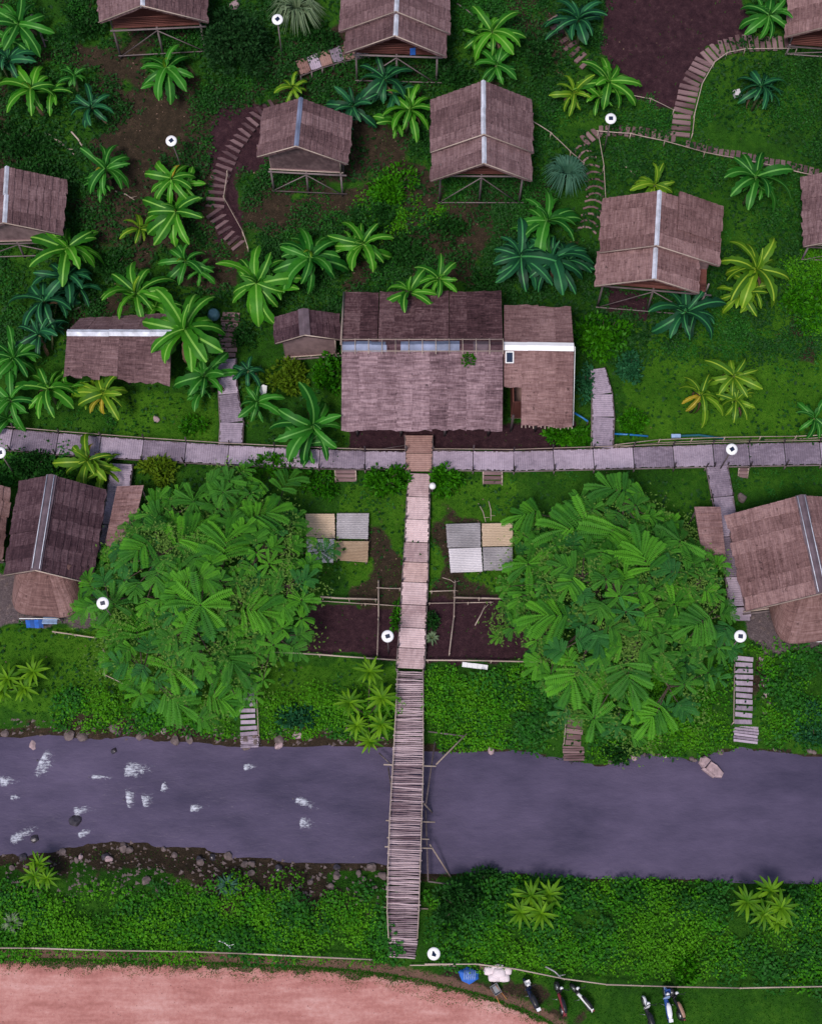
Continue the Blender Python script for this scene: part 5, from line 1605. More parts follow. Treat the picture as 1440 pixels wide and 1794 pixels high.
big_tree('big spreading tree with long feathery leaves left of the path', 362, 1022, 6.9, 6.0,
         [(322, 945, 2.2, 8), (395, 962, 2.0, 8), (352, 1062, 2.3, 9), (240, 1100, 2.1, 8), (455, 905, 1.9, 7), (300, 1170, 1.9, 8), (440, 1070, 1.8, 7), (400, 1150, 1.8, 7), (200, 1060, 1.6, 7), (300, 1225, 1.6, 7), (380, 1225, 1.6, 7), (340, 880, 1.7, 7), (500, 850, 1.5, 6), (250, 960, 1.6, 7)], 11, [6.4, 7.2, 7.2, 6.1, 7.4, 6.9, 7.7, 6.0])
big_tree('big spreading tree with long feathery leaves right of the path', 1078, 1050, 6.7, 6.0,
         [(1012, 925, 2.3, 9), (1065, 940, 2.3, 9), (925, 990, 2.0, 8), (975, 1080, 2.0, 8), (1130, 985, 1.9, 7), (1180, 1060, 1.8, 7), (1010, 1180, 1.9, 8), (1100, 1180, 1.8, 8), (1190, 950, 1.7, 7), (930, 900, 1.6, 7), (1230, 1090, 1.6, 7), (1040, 1260, 1.6, 7), (1150, 1250, 1.6, 7), (1080, 860, 1.6, 7), (1240, 1180, 1.5, 6)], 23, [6.7, 6.8, 7.0, 6.9, 6.1, 5.8, 7.4, 7.4])

# ------------------------------------------------------------------ motorbikes
def motorbike(label, front, rear, paint, seat='black', shield='white', slim=False, basket=None, tail=None, lean=.18, group='motorbikes parked by the fence'):
    a, b = G(*front), G(*rear)
    c = (a + b) / 2
    d = (a - b); rz = math.atan2(d.y, d.x) - math.pi / 2
    t = thing('motorbike', label, 'motorbike', (c.x, c.y, tz(c.x, c.y) + .04), rz, group)
    t.rotation_euler = (0, lean, rz)
    W = .75 if slim else 1.0
    def P_(nm, mb, m, parent=t, smooth=True): return link(nm, mb.mesh(nm, M[m], smooth), parent)
    def torus(R_, r, y, z):
        mb = MB(); rings = []
        n, k = 18, 7; vs = []; fs = []
        for i in range(n):
            A_ = 2 * math.pi * i / n
            for j in range(k):
                B_ = 2 * math.pi * j / k
                vs.append((math.sin(B_) * r, y + math.cos(A_) * (R_ + math.cos(B_) * r), z + math.sin(A_) * (R_ + math.cos(B_) * r)))
        for i in range(n):
            for j in range(k):
                fs.append((i * k + j, i * k + (j + 1) % k, ((i + 1) % n) * k + (j + 1) % k, ((i + 1) % n) * k + j))
        mb.add(vs, fs); return mb
    def ring(y, z, w, h, n=10): return [(math.cos(2 * math.pi * i / n) * w / 2, y, z + math.sin(2 * math.pi * i / n) * h / 2) for i in range(n)]
    for y, nm in ((.62, 'front_wheel'), (-.62, 'rear_wheel')):
        w = P_(nm, torus(.235, .05, y, .285), 'tyre')
        mb = MB(); mb.tube([(-.05, y, .285), (.05, y, .285)], .17, 12); link('rim', mb.mesh('rim', M['steel'], True), w)
        P_('fender', (lambda m_: (m_.loft([[(x, y + math.cos(q) * .315, .285 + math.sin(q) * .315) for x in (-.07, 0, .07)] + [(x, y + math.cos(q) * .33, .285 + math.sin(q) * .335) for x in (.07, 0, -.07)] for q in (.35, .8, 1.3, 1.8, 2.3, 2.8)]), m_)[1])(MB()), shield if y > 0 else paint)
    mb = MB(); mb.loft([ring(-.88, .68, .10, .08), ring(-.7, .64, .26 * W, .18), ring(-.35, .58, .30 * W, .26), ring(-.05, .50, .28 * W, .26), ring(.18, .38, .24 * W, .2), ring(.34, .36, .16, .14)]); P_('body', mb, paint)
    mb = MB(); mb.loft([ring(-.78, .76, .16, .07), ring(-.5, .78, .27 * W, .10), ring(-.15, .75, .26 * W, .10), ring(.05, .70, .14, .06)]); P_('seat', mb, seat)
    mb = MB(); mb.loft([ring(.26, .42, .34 * W, .10), ring(.34, .62, .36 * W, .10), ring(.40, .82, .26 * W, .10), ring(.42, .95, .16, .08)]); P_('leg_shield', mb, shield)
    mb = MB(); mb.tube([(0, .60, .30), (0, .44, .92)], .035, 6); P_('fork', mb, 'steel')
    hb = MB(); hb.tube([(-.36, .28, 1.0), (-.2, .36, 1.03), (0, .42, 1.0), (.2, .36, 1.03), (.36, .28, 1.0)], .02, 6); hbar = P_('handlebar', hb, 'black')
    for s in (-1, 1):
        mb = MB(); mb.tube([(s * .24, .35, 1.03), (s * .30, .36, 1.2)], .008, 4); mb.loft([[(s * .30 + math.cos(k * 1.047) * .055, .355, 1.22 + math.sin(k * 1.047) * .04) for k in range(6)], [(s * .30 + math.cos(k * 1.047) * .05, .385, 1.22 + math.sin(k * 1.047) * .035) for k in range(6)]]); P_('mirror', mb, 'black')
    mb = MB(); mb.loft([ring(.42, .92, .2, .16), ring(.50, .92, .2, .16), ring(.56, .92, .12, .1)]); P_('headlight', mb, 'white')
    mb = MB(); mb.tube([(.13, -.05, .25), (.15, -.35, .27), (.16, -.82, .36)], .035, 7, r2=.05); P_('exhaust', mb, 'steel')
    mb = MB(); mb.loft([ring(-.86, .70, .14, .07), ring(-.93, .70, .1, .05)]); P_('tail_light', mb, tail or 'redpaint')
    mb = MB(); mb.tube([(-.12, -.02, .3), (-.3, .08, 0.0)], .015, 5); P_('kickstand', mb, 'steel')
    if tail:
        mb = MB(); mb.box((0, -.84, .79), (.22, .16, .06)); P_('rear_rack', mb, tail, smooth=False)
    if basket:
        mb = MB(); mb.loft([[(x * s_, .62 + y * s_, z) for x, y in ((-.14, -.11), (.14, -.11), (.14, .11), (-.14, .11))] for s_, z in ((.8, .74), (1.0, .98), (.93, .98), (.74, .77))]); P_('front_basket', mb, basket, smooth=False)
motorbike('black scooter with pale front basket nearest the white sacks', (917, 1722), (937, 1768), 'navy', 'black', 'navy', basket='white', tail='white', lean=.12)
motorbike('slim dark motorbike with reddish body, second from the sacks', (971, 1730), (981, 1774), 'redpaint', 'black', 'black', slim=True, lean=.30)
motorbike('slim black and white motorbike right of the reddish one', (1000, 1732), (1030, 1770), 'white', 'black', 'black', slim=True, lean=.2)
motorbike('black scooter with light handlebar near the bottom edge', (1124, 1756), (1136, 1800), 'black', 'black', 'white', lean=.2)
motorbike('blue motorbike with white tail beside the fence', (1161, 1736), (1168, 1786), 'bluepaint', 'white', 'tarp_pale', basket='bluepaint', tail='white', lean=.1)
motorbike('tan seated motorbike leaning right of the blue one', (1170, 1738), (1187, 1784), 'black', 'tanpaint', 'black', slim=True, lean=.3)

def rag(name, label, cat, pts, mat, stripe=None, th=.25, seed=1):
    """A crumpled sheet or soft pile with an uneven outline."""
    rnd = random.Random(seed)
    w = [G(u, v) for u, v in pts]; c = sum(w, Vector()) / len(w)
    t = thing(name, label, cat, c)
    n = len(w); vs = []; fs = []; K = 5
    # densify outline
    out = []
    for i in range(n):
        for k in range(4): out.append(lerp(w[i], w[(i + 1) % n], k / 4))
    m = len(out)
    for r in range(K):
        f = 1 - r / K
        for p in out:
            q = lerp(c, p, f * rnd.uniform(.93, 1.06)) - c
            vs.append((q.x, q.y, (.03 if r == 0 else th * (1 - f * f) + rnd.uniform(0, th * .55))))
    vs.append((0, 0, th))
    for r in range(K - 1):
        for j in range(m): fs.append((r * m + j, r * m + (j + 1) % m, (r + 1) * m + (j + 1) % m, (r + 1) * m + j))
    for j in range(m): fs.append(((K - 1) * m + j, (K - 1) * m + (j + 1) % m, K * m))
    mb = MB(); mb.add(vs, fs); link('sheet' if stripe else 'pile', mb.mesh('cloth', M[mat], True), t)
    if stripe:
        for k in range(6):
            mb = MB(); x = -.26 + k * .11
            mb.tube([(x, -.22, th * 1.25), (x + .02, 0, th * 1.5), (x + .04, .26, th * 1.25)], .022, 5); link('stripe', mb.mesh('stripe', M[stripe], True), t)
    return t
rag('blue_tarpaulin', 'blue tarpaulin with pale stripes lying by the fence', 'tarpaulin', [(802, 1702), (818, 1695), (838, 1702), (839, 1716), (822, 1725), (808, 1720)], 'tarp', 'tarp_pale', .22, 2)
wsk = thing('white_sacks', 'heap of white sacks beside the blue tarpaulin', 'sacks', G(872, 1707))
for (u, v, s, z) in ((858, 1702, .34, .2), (872, 1698, .34, .26), (886, 1702, .32, .22), (866, 1714, .33, .24), (882, 1714, .32, .2), (874, 1706, .36, .42)):
    p = G(u, v) - Vector(wsk.location)
    mb = MB(); rings = []
    for k, (zz, rr) in enumerate(((-.5, .3), (-.35, .85), (0, 1.0), (.35, .88), (.55, .35))):
        rings.append([(p.x + math.copysign(abs(math.cos(j * .5236)) ** .5, math.cos(j * .5236)) * s * rr * random.uniform(.92, 1.08), p.y + math.copysign(abs(math.sin(j * .5236 + .001)) ** .5, math.sin(j * .5236 + .001)) * s * rr * .7 * random.uniform(.92, 1.08), z * .6 + zz * .3) for j in range(12)])
    mb.loft(rings); link('sack', mb.mesh('sack', M['sack'], True), wsk)
rag('brown_sack', 'small brown sack between the tarpaulin and white sacks', 'sack', [(838, 1688), (848, 1687), (850, 1699), (840, 1700)], 'sack_brown', None, .3, 4)
wb = thing('wheelbarrow', 'small grey wheelbarrow with wooden handles below the white sacks', 'wheelbarrow', G(868, 1735), .55)
wb.scale = (.72, .72, .72)
mb = MB(); mb.loft([[(x * s_, y * s_, z) for x, y in ((-.28, -.38), (.28, -.38), (.30, .38), (-.30, .38))] for s_, z in ((.7, .28), (1.0, .58), (.93, .58), (.64, .32))]); link('tray', mb.mesh('tray', M['steel']), wb)
for s in (-1, 1):
    mb = MB(); mb.tube([(s * .16, .3, .3), (s * .24, -.4, .42), (s * .3, -1.0, .55)], .025, 5); link('handle', mb.mesh('handle', M['orange'], True), wb)
    mb = MB(); mb.tube([(s * .2, -.3, .4), (s * .24, -.36, 0)], .02, 5); link('leg', mb.mesh('leg', M['steel'], True), wb)
mb = MB(); mb.tube([(-.04, .5, .17), (.04, .5, .17)], .17, 14); link('wheel', mb.mesh('wheel', M['tyre'], True), wb)

# ------------------------------------------------------------------ pipes, boards, clothes and other small things
def pipe(label, px, mat, r=.05, up=.3, name='water_pipe', cat='pipe'):
    pts = [G(u, v, up) for u, v in px]; c = pts[0]
    t = thing(name, label, cat, (c.x, c.y, tz(c.x, c.y)))
    pole(t, 'pipe_length', pts, r, M[mat], 8)
    for p in pts[:1] + pts[-1:]:
        pole(t, 'pipe_stake', [(p.x, p.y, tz(p.x, p.y) - .1), (p.x, p.y, p.z)], .03, M['post'], 5)
pipe('bright blue pipe slanting from the hall\'s right wing to the curved walkway', [(1004, 722), (1018, 730), (1030, 738)], 'pipe', .06, .8)
pipe('blue pipe lying right of the curved walkway', [(1076, 760), (1100, 761), (1135, 764)], 'pipe', .06, .35)
pipe('teal hose on the thin rail behind right walkway', [(1180, 764), (1225, 762), (1268, 768)], 'pipe_teal', .07, .6, 'garden_hose', 'hose')
def boxthing(name, label, cat, u, v, size, rz, mat, up=.1, tilt=0.0, pn='board'):
    p = G(u, v, up); t = thing(name, label, cat, (p.x, p.y, p.z))
    mb = MB(); sx, sy, sz = size
    n = 5
    for i in range(n):
        mb.box((-sx / 2 + sx * (i + .5) / n, 0, random.uniform(-.008, .008)), (sx / n * .97, sy * random.uniform(.93, 1.0), sz))
    o = link(pn, mb.mesh(pn, M[mat]), t); o.rotation_euler = (tilt, 0, rz); o['kind'] = 'stuff'
    return t
boxthing('white_board', 'white plank lying on the grass below the right soil bed', 'plank', 832, 1167, (1.45, .28, .05), -.12, 'white', .18)
boxthing('pale_bundle', 'pale cloth bundle hanging on the rail behind right walkway', 'cloth', 1184, 764, (.55, .22, .16), 0, 'tarp_pale', .7, pn='cloth')
boxthing('crate', 'small pale crate on the right slope below log steps', 'crate', 1291, 163, (.42, .42, .3), .3, 'mat_grey', .18, pn='slat')
# laundry and bench in front of the left hut
lr = thing('laundry_rack', 'blue cloth and white board hanging before the dark left hut', 'laundry', G(75, 1092))
mb = MB(); mb.tube([(-1.1, 0, 0), (-1.1, 0, 1.0), (1.1, 0, 1.0), (1.1, 0, 0)], .03, 5); link('rack', mb.mesh('rack', M['white'], True), lr)
for k in range(4):
    mb = MB(); x0 = -.75 + k * .24; vs = []
    for i in range(5):
        for j in range(3): vs.append((x0 + j * .12, -.08 - i * .09 + random.uniform(-.02, .02), 1.05 - i * .11 + random.uniform(-.02, .02)))
    mb.add(vs, [(i * 3 + j, i * 3 + j + 1, i * 3 + j + 4, i * 3 + j + 3) for i in range(4) for j in range(2)]); link('cloth', mb.mesh('cloth', M['tarp' if k % 2 == 0 else 'bluepaint'], True), lr)
mb = MB(); mb.obox((.62, -.1, .95), (.42, 0, 0), (0, .2, -.1), (0, .02, .04)); link('white_board', mb.mesh('white_board', M['tarp_pale']), lr)
for u, lab in ((1406, 'left white cushion under the front hood of the right hut'), (1431, 'right white cushion under the front hood of the right hut')):
    cu = thing('white_cushion', lab, 'cushion', G(u, 1122))
    mb = MB(); mb.loft([[(math.cos(a_ * .524) ** 1 * .34 * s_, math.sin(a_ * .524) * .2 * s_, z) for a_ in range(12)] for s_, z in ((.7, .22), (1, .3), (1.02, .38), (.75, .46))]); link('pad', mb.mesh('pad', M['white'], True), cu)
    mb = MB(); mb.box((0, 0, .11), (.6, .34, .2)); link('seat_base', mb.mesh('seat_base', M['post']), cu)
cl = thing('white_clothes', 'white clothes hanging between shrubs left of the hall', 'clothes', G(465, 690))
mb = MB(); vs = [(-.2, 0, 1.25), (0, .02, 1.35), (.2, 0, 1.22), (-.26, -.2, .9), (0, -.25, .95), (.16, -.18, .92), (-.18, -.3, .6), (.02, -.36, .65), (.1, -.28, .66)]
mb.add(vs, [(0, 1, 4, 3), (1, 2, 5, 4), (3, 4, 7, 6), (4, 5, 8, 7)]); link('shirt', mb.mesh('shirt', M['white'], True), cl)
mb = MB(); mb.tube([(0, .05, 0), (0, .04, 1.36)], .03, 5); link('hanging_pole', mb.mesh('hanging_pole', M['post'], True), cl)
bc = tag(link('blue_cloth', None), 'blue cloth hanging under the porch of the top middle hut', 'cloth') if False else None
p = QB(.65, 1.0, tB.location.z + 4.1)
bt = thing('blue_cloth', 'blue cloth hanging under the porch of the top middle hut', 'cloth', p)
mb = MB(); vs = [(x * .16 - .16, random.uniform(-.03, .03), -z * .25) for z in range(4) for x in range(3)]
mb.add(vs, [(i * 3 + j, i * 3 + j + 1, i * 3 + j + 4, i * 3 + j + 3) for i in range(3) for j in range(2)]); link('cloth', mb.mesh('cloth', M['tarp'], True), bt)
# water jar behind bananas
jar = thing('water_jar', 'round pale teal water jar above the left branch walkway', 'jar', G(376, 556))
mb = MB(); mb.loft([[(math.cos(a_ * .524) * r_, math.sin(a_ * .524) * r_, z) for a_ in range(12)] for r_, z in ((.2, 0), (.34, .2), (.38, .45), (.3, .68), (.24, .74), (.2, .74))]); link('vessel', mb.mesh('vessel', plain('teal_glaze', (.10, .22, .26, 1), .4), True), jar)

# ------------------------------------------------------------------ stones, boulder, white water, litter
def rock_mesh(seed, mat, flat=.6, n=2):
    import bmesh
    bm = bmesh.new(); bmesh.ops.create_icosphere(bm, subdivisions=n, radius=.5)
    rnd = random.Random(seed)
    cuts = [(Vector((rnd.uniform(-1, 1), rnd.uniform(-1, 1), rnd.uniform(-.6, 1))).normalized(), rnd.uniform(.28, .42)) for _ in range(7)]
    for v in bm.verts:
        for nrm, dd in cuts:
            k = v.co.dot(nrm)
            if k > dd: v.co -= nrm * (k - dd) * .9
        v.co *= rnd.uniform(.93, 1.07); v.co.z *= flat
    me = bpy.data.meshes.new('stone'); bm.to_mesh(me); bm.free(); me.materials.append(M[mat]); return me
RM = [rock_mesh(k, m) for k, m in enumerate(('stone', 'stone', 'stone_pale', 'stone', 'stone_dark', 'stone'))]
def put_stone(u, v, s, k, label, group, sink=.15, z=None, name='stone'):
    p = G(u, v) if z is None else P(u, v, z)
    o = link(name, RM[k % 6]); o.location = (p.x, p.y, p.z + s * .3 - sink * s); o.scale = (s * random.uniform(.85, 1.2), s * random.uniform(.75, 1.1), s)
    o.rotation_euler = (random.uniform(-.2, .2), random.uniform(-.2, .2), random.uniform(0, 6.28))
    tag(o, label, 'stone', group); return o
rs = random.Random(5)
for i in range(20):
    u = rs.uniform(0, 690); v = float(np.interp(u, [p[0] for p in NB], [p[1] for p in NB])) - rs.uniform(2, 22)
    put_stone(u, v, rs.uniform(.4, .7), rs.randrange(6), 'one of the rough stones lining the left north bank', 'stones along the left north bank')
for i in range(30):
    u = rs.uniform(0, 680); v = float(np.interp(u, [p[0] for p in SB], [p[1] for p in SB])) + rs.uniform(2, 70) * rs.random() ** .6
    put_stone(u, v, rs.uniform(.32, .6), rs.randrange(6), 'one of the rubble stones scattered on the left south bank', 'stones on the left south bank')
for i in range(16):
    u = rs.uniform(1000, 1440); v = float(np.interp(u, [p[0] for p in NB], [p[1] for p in NB])) - rs.uniform(1, 8)
    put_stone(u, v, rs.uniform(.2, .42), rs.randrange(6), 'one of the stones at the right north water line', 'stones along the right north bank')
for i in range(18):
    put_stone(1340 + rs.uniform(-9, 9), rs.uniform(1140, 1250), rs.uniform(.16, .36), rs.choice([0, 2]), 'one of the small stones beside the long river stairs', 'stones beside the river stairs')
put_stone(58, 1307, .75, 2, 'pale boulder at the left north water line', None)
put_stone(1300, 873, .75, 0, 'grey boulder on the lawn left of the right hut', None)
put_stone(860, 1316, .55, 2, 'pale stone on the north bank right of the bridge', None)
put_stone(274, 735, .5, 2, 'pale brown stone on the lawn below the long low hut', None)
put_stone(410, 10, .85, 2, 'pale boulder at the top edge above the feathery tree', None)
for (u, v, s, lab) in ((132, 1440, .8, 'dark wet rock breaking the river surface at left'), (62, 1470, .6, 'dark wet rock at the left south water line'), (200, 1316, .5, 'dark wet rock near the north bank rapids')):
    put_stone(u, v, s, 4, lab, None, .3, WATER)
# flat pale boulder standing in the water
bp = P(1246, 1345, WATER)
bo = thing('split_boulder', 'pale flat faced boulder with a groove standing in the river at right', 'boulder', bp, -.62)
def slab(pts, zb, zt, mat, nm):
    mb = MB(); n = len(pts)
    mb.loft([[(x * 1.06, y * 1.06, zb) for x, y in pts], [(x, y, zt * .75 + .03 * ((i * 7) % 3)) for i, (x, y) in enumerate(pts)], [(x * .86, y * .84, zt + .04 * ((i * 5) % 3)) for i, (x, y) in enumerate(pts)]])
    link(nm, mb.mesh(nm, M[mat]), bo)
slab([(-.72, -.22), (-.36, -.34), (-.30, .28), (-.62, .30), (-.8, .05)], -.5, .34, 'stone_pale', 'rock_block')
slab([(-.24, -.30), (.45, -.36), (.76, -.18), (.72, .1), (.2, .26), (-.2, .24)], -.5, .22, 'stone_pale', 'rock_block')
slab([(-.4, -.42), (.4, -.46), (.42, -.36), (-.36, -.34)], -.5, .27, 'stone_pale', 'rock_edge')

def foam_material():
    m = N('water_foam_film')
    uv = m.n('ShaderNodeUVMap'); uv.uv_map = 'UVMap'
    g = m.n('ShaderNodeNewGeometry'); pos = g.outputs['Position']
    mp = m.n('ShaderNodeMapping'); mp.inputs['Scale'].default_value = (.6, 1.5, 1); m.l(pos, mp.inputs[0])
    n1 = m.noise(mp.outputs[0], 5.5, 7, .78)
    sx = m.n('ShaderNodeSeparateXYZ'); m.l(uv.outputs[0], sx.inputs[0])
    a = m.math('SUBTRACT', m.math('ADD', n1, m.math('MULTIPLY', sx.outputs[0], .38)), .72)
    a = m.math('MULTIPLY', a, 3.6)
    cl = m.n('ShaderNodeClamp'); m.l(a, cl.inputs[0]); cl.inputs[2].default_value = .85
    m.l(cl.outputs[0], m.p.inputs['Alpha'])
    return m.done((.70, .73, .84, 1), .6, .3)
M['foam_film'] = foam_material()
def foam(label, u, v, w, h, n, ang, seed, rock=True):
    """A streak of broken water: a thin film of foam trailing from a bright head, ragged at its edges."""
    g = random.Random(seed); c = P(u, v, WATER)
    t = thing('white_water', label, 'white water', c)
    W, H = w / 29.0 * 1.45, h / 29.0 * .85
    nx, ny = 16, 7; vs = []; uvs = []; fs = []
    bend = g.uniform(-.25, .25)
    for i in range(nx):
        q = i / (nx - 1)
        for j in range(ny):
            r = (j / (ny - 1) - .5) * 2
            x = -.12 + q * W; y = r * H * (.35 + .5 * math.sin(math.pi * min(1, q + .25))) + bend * W * q * q
            dens = (1 - q) ** .8 * (1 - abs(r) ** 2.2) * 1.15 * min(1, q * 9 + .3)
            z = .05 + .05 * (1 - q) * (1 - r * r) + .02 * math.sin(9 * q + 3 * r + seed)
            vs.append((x * math.cos(ang) - y * math.sin(ang), x * math.sin(ang) + y * math.cos(ang), z)); uvs.append((dens, 0))
    for i in range(nx - 1):
        for j in range(ny - 1): fs.append((i * ny + j, (i + 1) * ny + j, (i + 1) * ny + j + 1, i * ny + j + 1))
    mb = MB(); mb.add(vs, fs, 0, uvs); link('foam', mb.mesh('foam', M['foam_film'], True), t)
    if rock:
        r = link('wet_rock', RM[4], t); r.location = (-.22 * math.cos(ang), -.22 * math.sin(ang), -.10); r.scale = (.5, .45, .36)
foam('white water curl left of the largest rapids splash', 72, 1335, 26, 44, 90, -.4, 1)
foam('largest bright rapids splash in the left half of the river', 220, 1350, 48, 26, 170, -.1, 2)
foam('small white water at the left edge of the river', 2, 1370, 30, 18, 70, .1, 3)
foam('small bright bead of white water with a trailing streak', 163, 1362, 38, 8, 46, .05, 4)
foam('upright splash of white water below the largest one', 224, 1400, 18, 32, 70, .2, 5)
foam('faint white water streaks right of the upright splash', 252, 1404, 22, 22, 30, .3, 6, False)
foam('faint ripple of white water at left centre of the river', 132, 1422, 34, 14, 44, .2, 7)
foam('long white water streak near the left south bank', 22, 1474, 52, 16, 80, .62, 8)
foam('tiny white water at the left edge below the small one', 22, 1398, 18, 10, 36, 0, 9, False)
foam('small white water near the middle of the left river', 286, 1380, 14, 18, 26, -.2, 10, False)
foam('forked white water in the left centre of the river', 336, 1418, 26, 14, 40, .2, 11, False)
foam('upper streak of the double splash left of the bridge', 520, 1402, 40, 14, 80, -.35, 12)
foam('lower splash of the double splash left of the bridge', 528, 1442, 24, 20, 80, 0, 13)
foam('faint white water below the grey river steps', 430, 1345, 22, 12, 26, .2, 14, False)
foam('faint white water above the south bank at left', 140, 1464, 26, 12, 28, .3, 15, False)

def stick(label, a, b, r, mat='pole_pale', up=.1, name='fallen_stalk', cat='stalk'):
    p, q = G(*a, up), G(*b, up); m_ = lerp(p, q, .5)
    t = thing(name, label, cat, (m_.x, m_.y, tz(m_.x, m_.y)))
    m2 = Vector((m_.x, m_.y, max(tz(m_.x, m_.y) + up, m_.z)))
    pole(t, 'stalk_length', [p, m2 + Vector((.06, .05, .02)), q], r, M[mat], 6, r2=r * .6)
    mb = MB(); mb.tube([tuple(lerp(p, q, .75)), tuple(lerp(p, q, .9) + Vector((.25, .15, .1)))], r * .5, 5, r2=.01); part('side_shoot', mb, M[mat], t)
stick('pale fallen stalk below the upper left banana plants', (80, 232), (130, 270), .08)
stick('short fallen stalk right of the pale one on the left slope', (125, 230), (146, 260), .06)
stick('grey leaning trunk in the top left corner', (55, 25), (80, 82), .09, 'post', .5, 'leaning_trunk', 'trunk')
stick('thin fallen stalk on the bare patch below the left hillside lamp', (202, 334), (236, 350), .05)
stick('fallen branch above the pale ridge of the long low hut', (115, 550), (195, 512), .05, 'post')
stick('fallen branch at the top right of the top middle hut', (800, 5), (836, 34), .05, 'post')
stick('pale stick leaning on the grass beside right bamboo platform', (838, 882), (851, 915), .03)
stick('second pale stick behind right bamboo platform', (856, 878), (860, 912), .03)
stick('pale stick lying below right bamboo platform', (775, 1012), (800, 1024), .03)
stick('dry branch lying across the right soil bed', (832, 1096), (850, 1060), .03)
stick('white twig by the fence in the lower left greenery', (382, 1648), (404, 1662), .05, 'white', .5)
stick('white broken branch at the fence behind the slim motorbikes', (955, 1694), (985, 1716), .05, 'mat_grey', .5)
stick('pale stalk lying above the lime banana plant on the right slope', (1085, 286), (1112, 306), .04)

# ------------------------------------------------------------------ ground vegetation (uncountable)
def keep_out(x, y):
    yn = np.interp(x, NBW[:, 0], NBW[:, 1]); ys = np.interp(x, SBW[:, 0], SBW[:, 1])
    mg = np.where(x > 1.5, .02, .35)
    water = (y < yn + mg) & (y > ys - mg)
    road = y < np.interp(x, RT[:, 0], RT[:, 1]) + .1
    return water | road

def tufts(name, label, x, y, length, width, hgt, mat, seed, lean=.6, tint=None, zoff=None):
    g = np.random.default_rng(seed); n = len(x)
    z = terr(x, y) + (zoff if zoff is not None else 0)
    a = g.uniform(0, 6.283, n); le = length * g.uniform(.6, 1.4, n); w = width * g.uniform(.6, 1.4, n)
    hz = hgt * g.uniform(.5, 1.4, n)
    c = np.stack([x, y, z - .02], 1)
    d = np.stack([np.cos(a), np.sin(a), np.zeros(n)], 1); s = np.stack([-np.sin(a), np.cos(a), g.uniform(-.4, .4, n)], 1) * w[:, None]
    tip = c + d * le[:, None] * lean + np.array([0, 0, 1]) * hz[:, None]
    V = np.stack([c - s, c + s, tip], 1).reshape(-1, 3)
    F = np.arange(3 * n).reshape(-1, 3)
    t = g.uniform(0, 1, n) if tint is None else tint
    return tag(link(name, np_mesh(name, V, F, M[mat], np.repeat(t, 3))), label, kind='stuff')

def leaves_on(name, label, x, y, zoff, size, mat, seed, tint):
    g = np.random.default_rng(seed); n = len(x)
    c = np.stack([x, y, terr(x, y) + zoff], 1)
    a = g.uniform(0, 6.283, n); el = g.uniform(-.5, .7, n)
    d = np.stack([np.cos(a) * np.cos(el), np.sin(a) * np.cos(el), np.sin(el)], 1)
    s = np.stack([-np.sin(a), np.cos(a), g.uniform(-.5, .5, n)], 1)
    sz = (size * g.uniform(.6, 1.5, n))[:, None]
    V = np.stack([c, c + d * sz * .5 + s * sz * .3, c + d * sz, c + d * sz * .5 - s * sz * .3], 1).reshape(-1, 3)
    i = np.arange(n) * 4
    return tag(link(name, np_mesh(name, V, np.stack([i, i + 1, i + 2, i + 3], 1), M[mat], np.repeat(tint, 4))), label, kind='stuff')

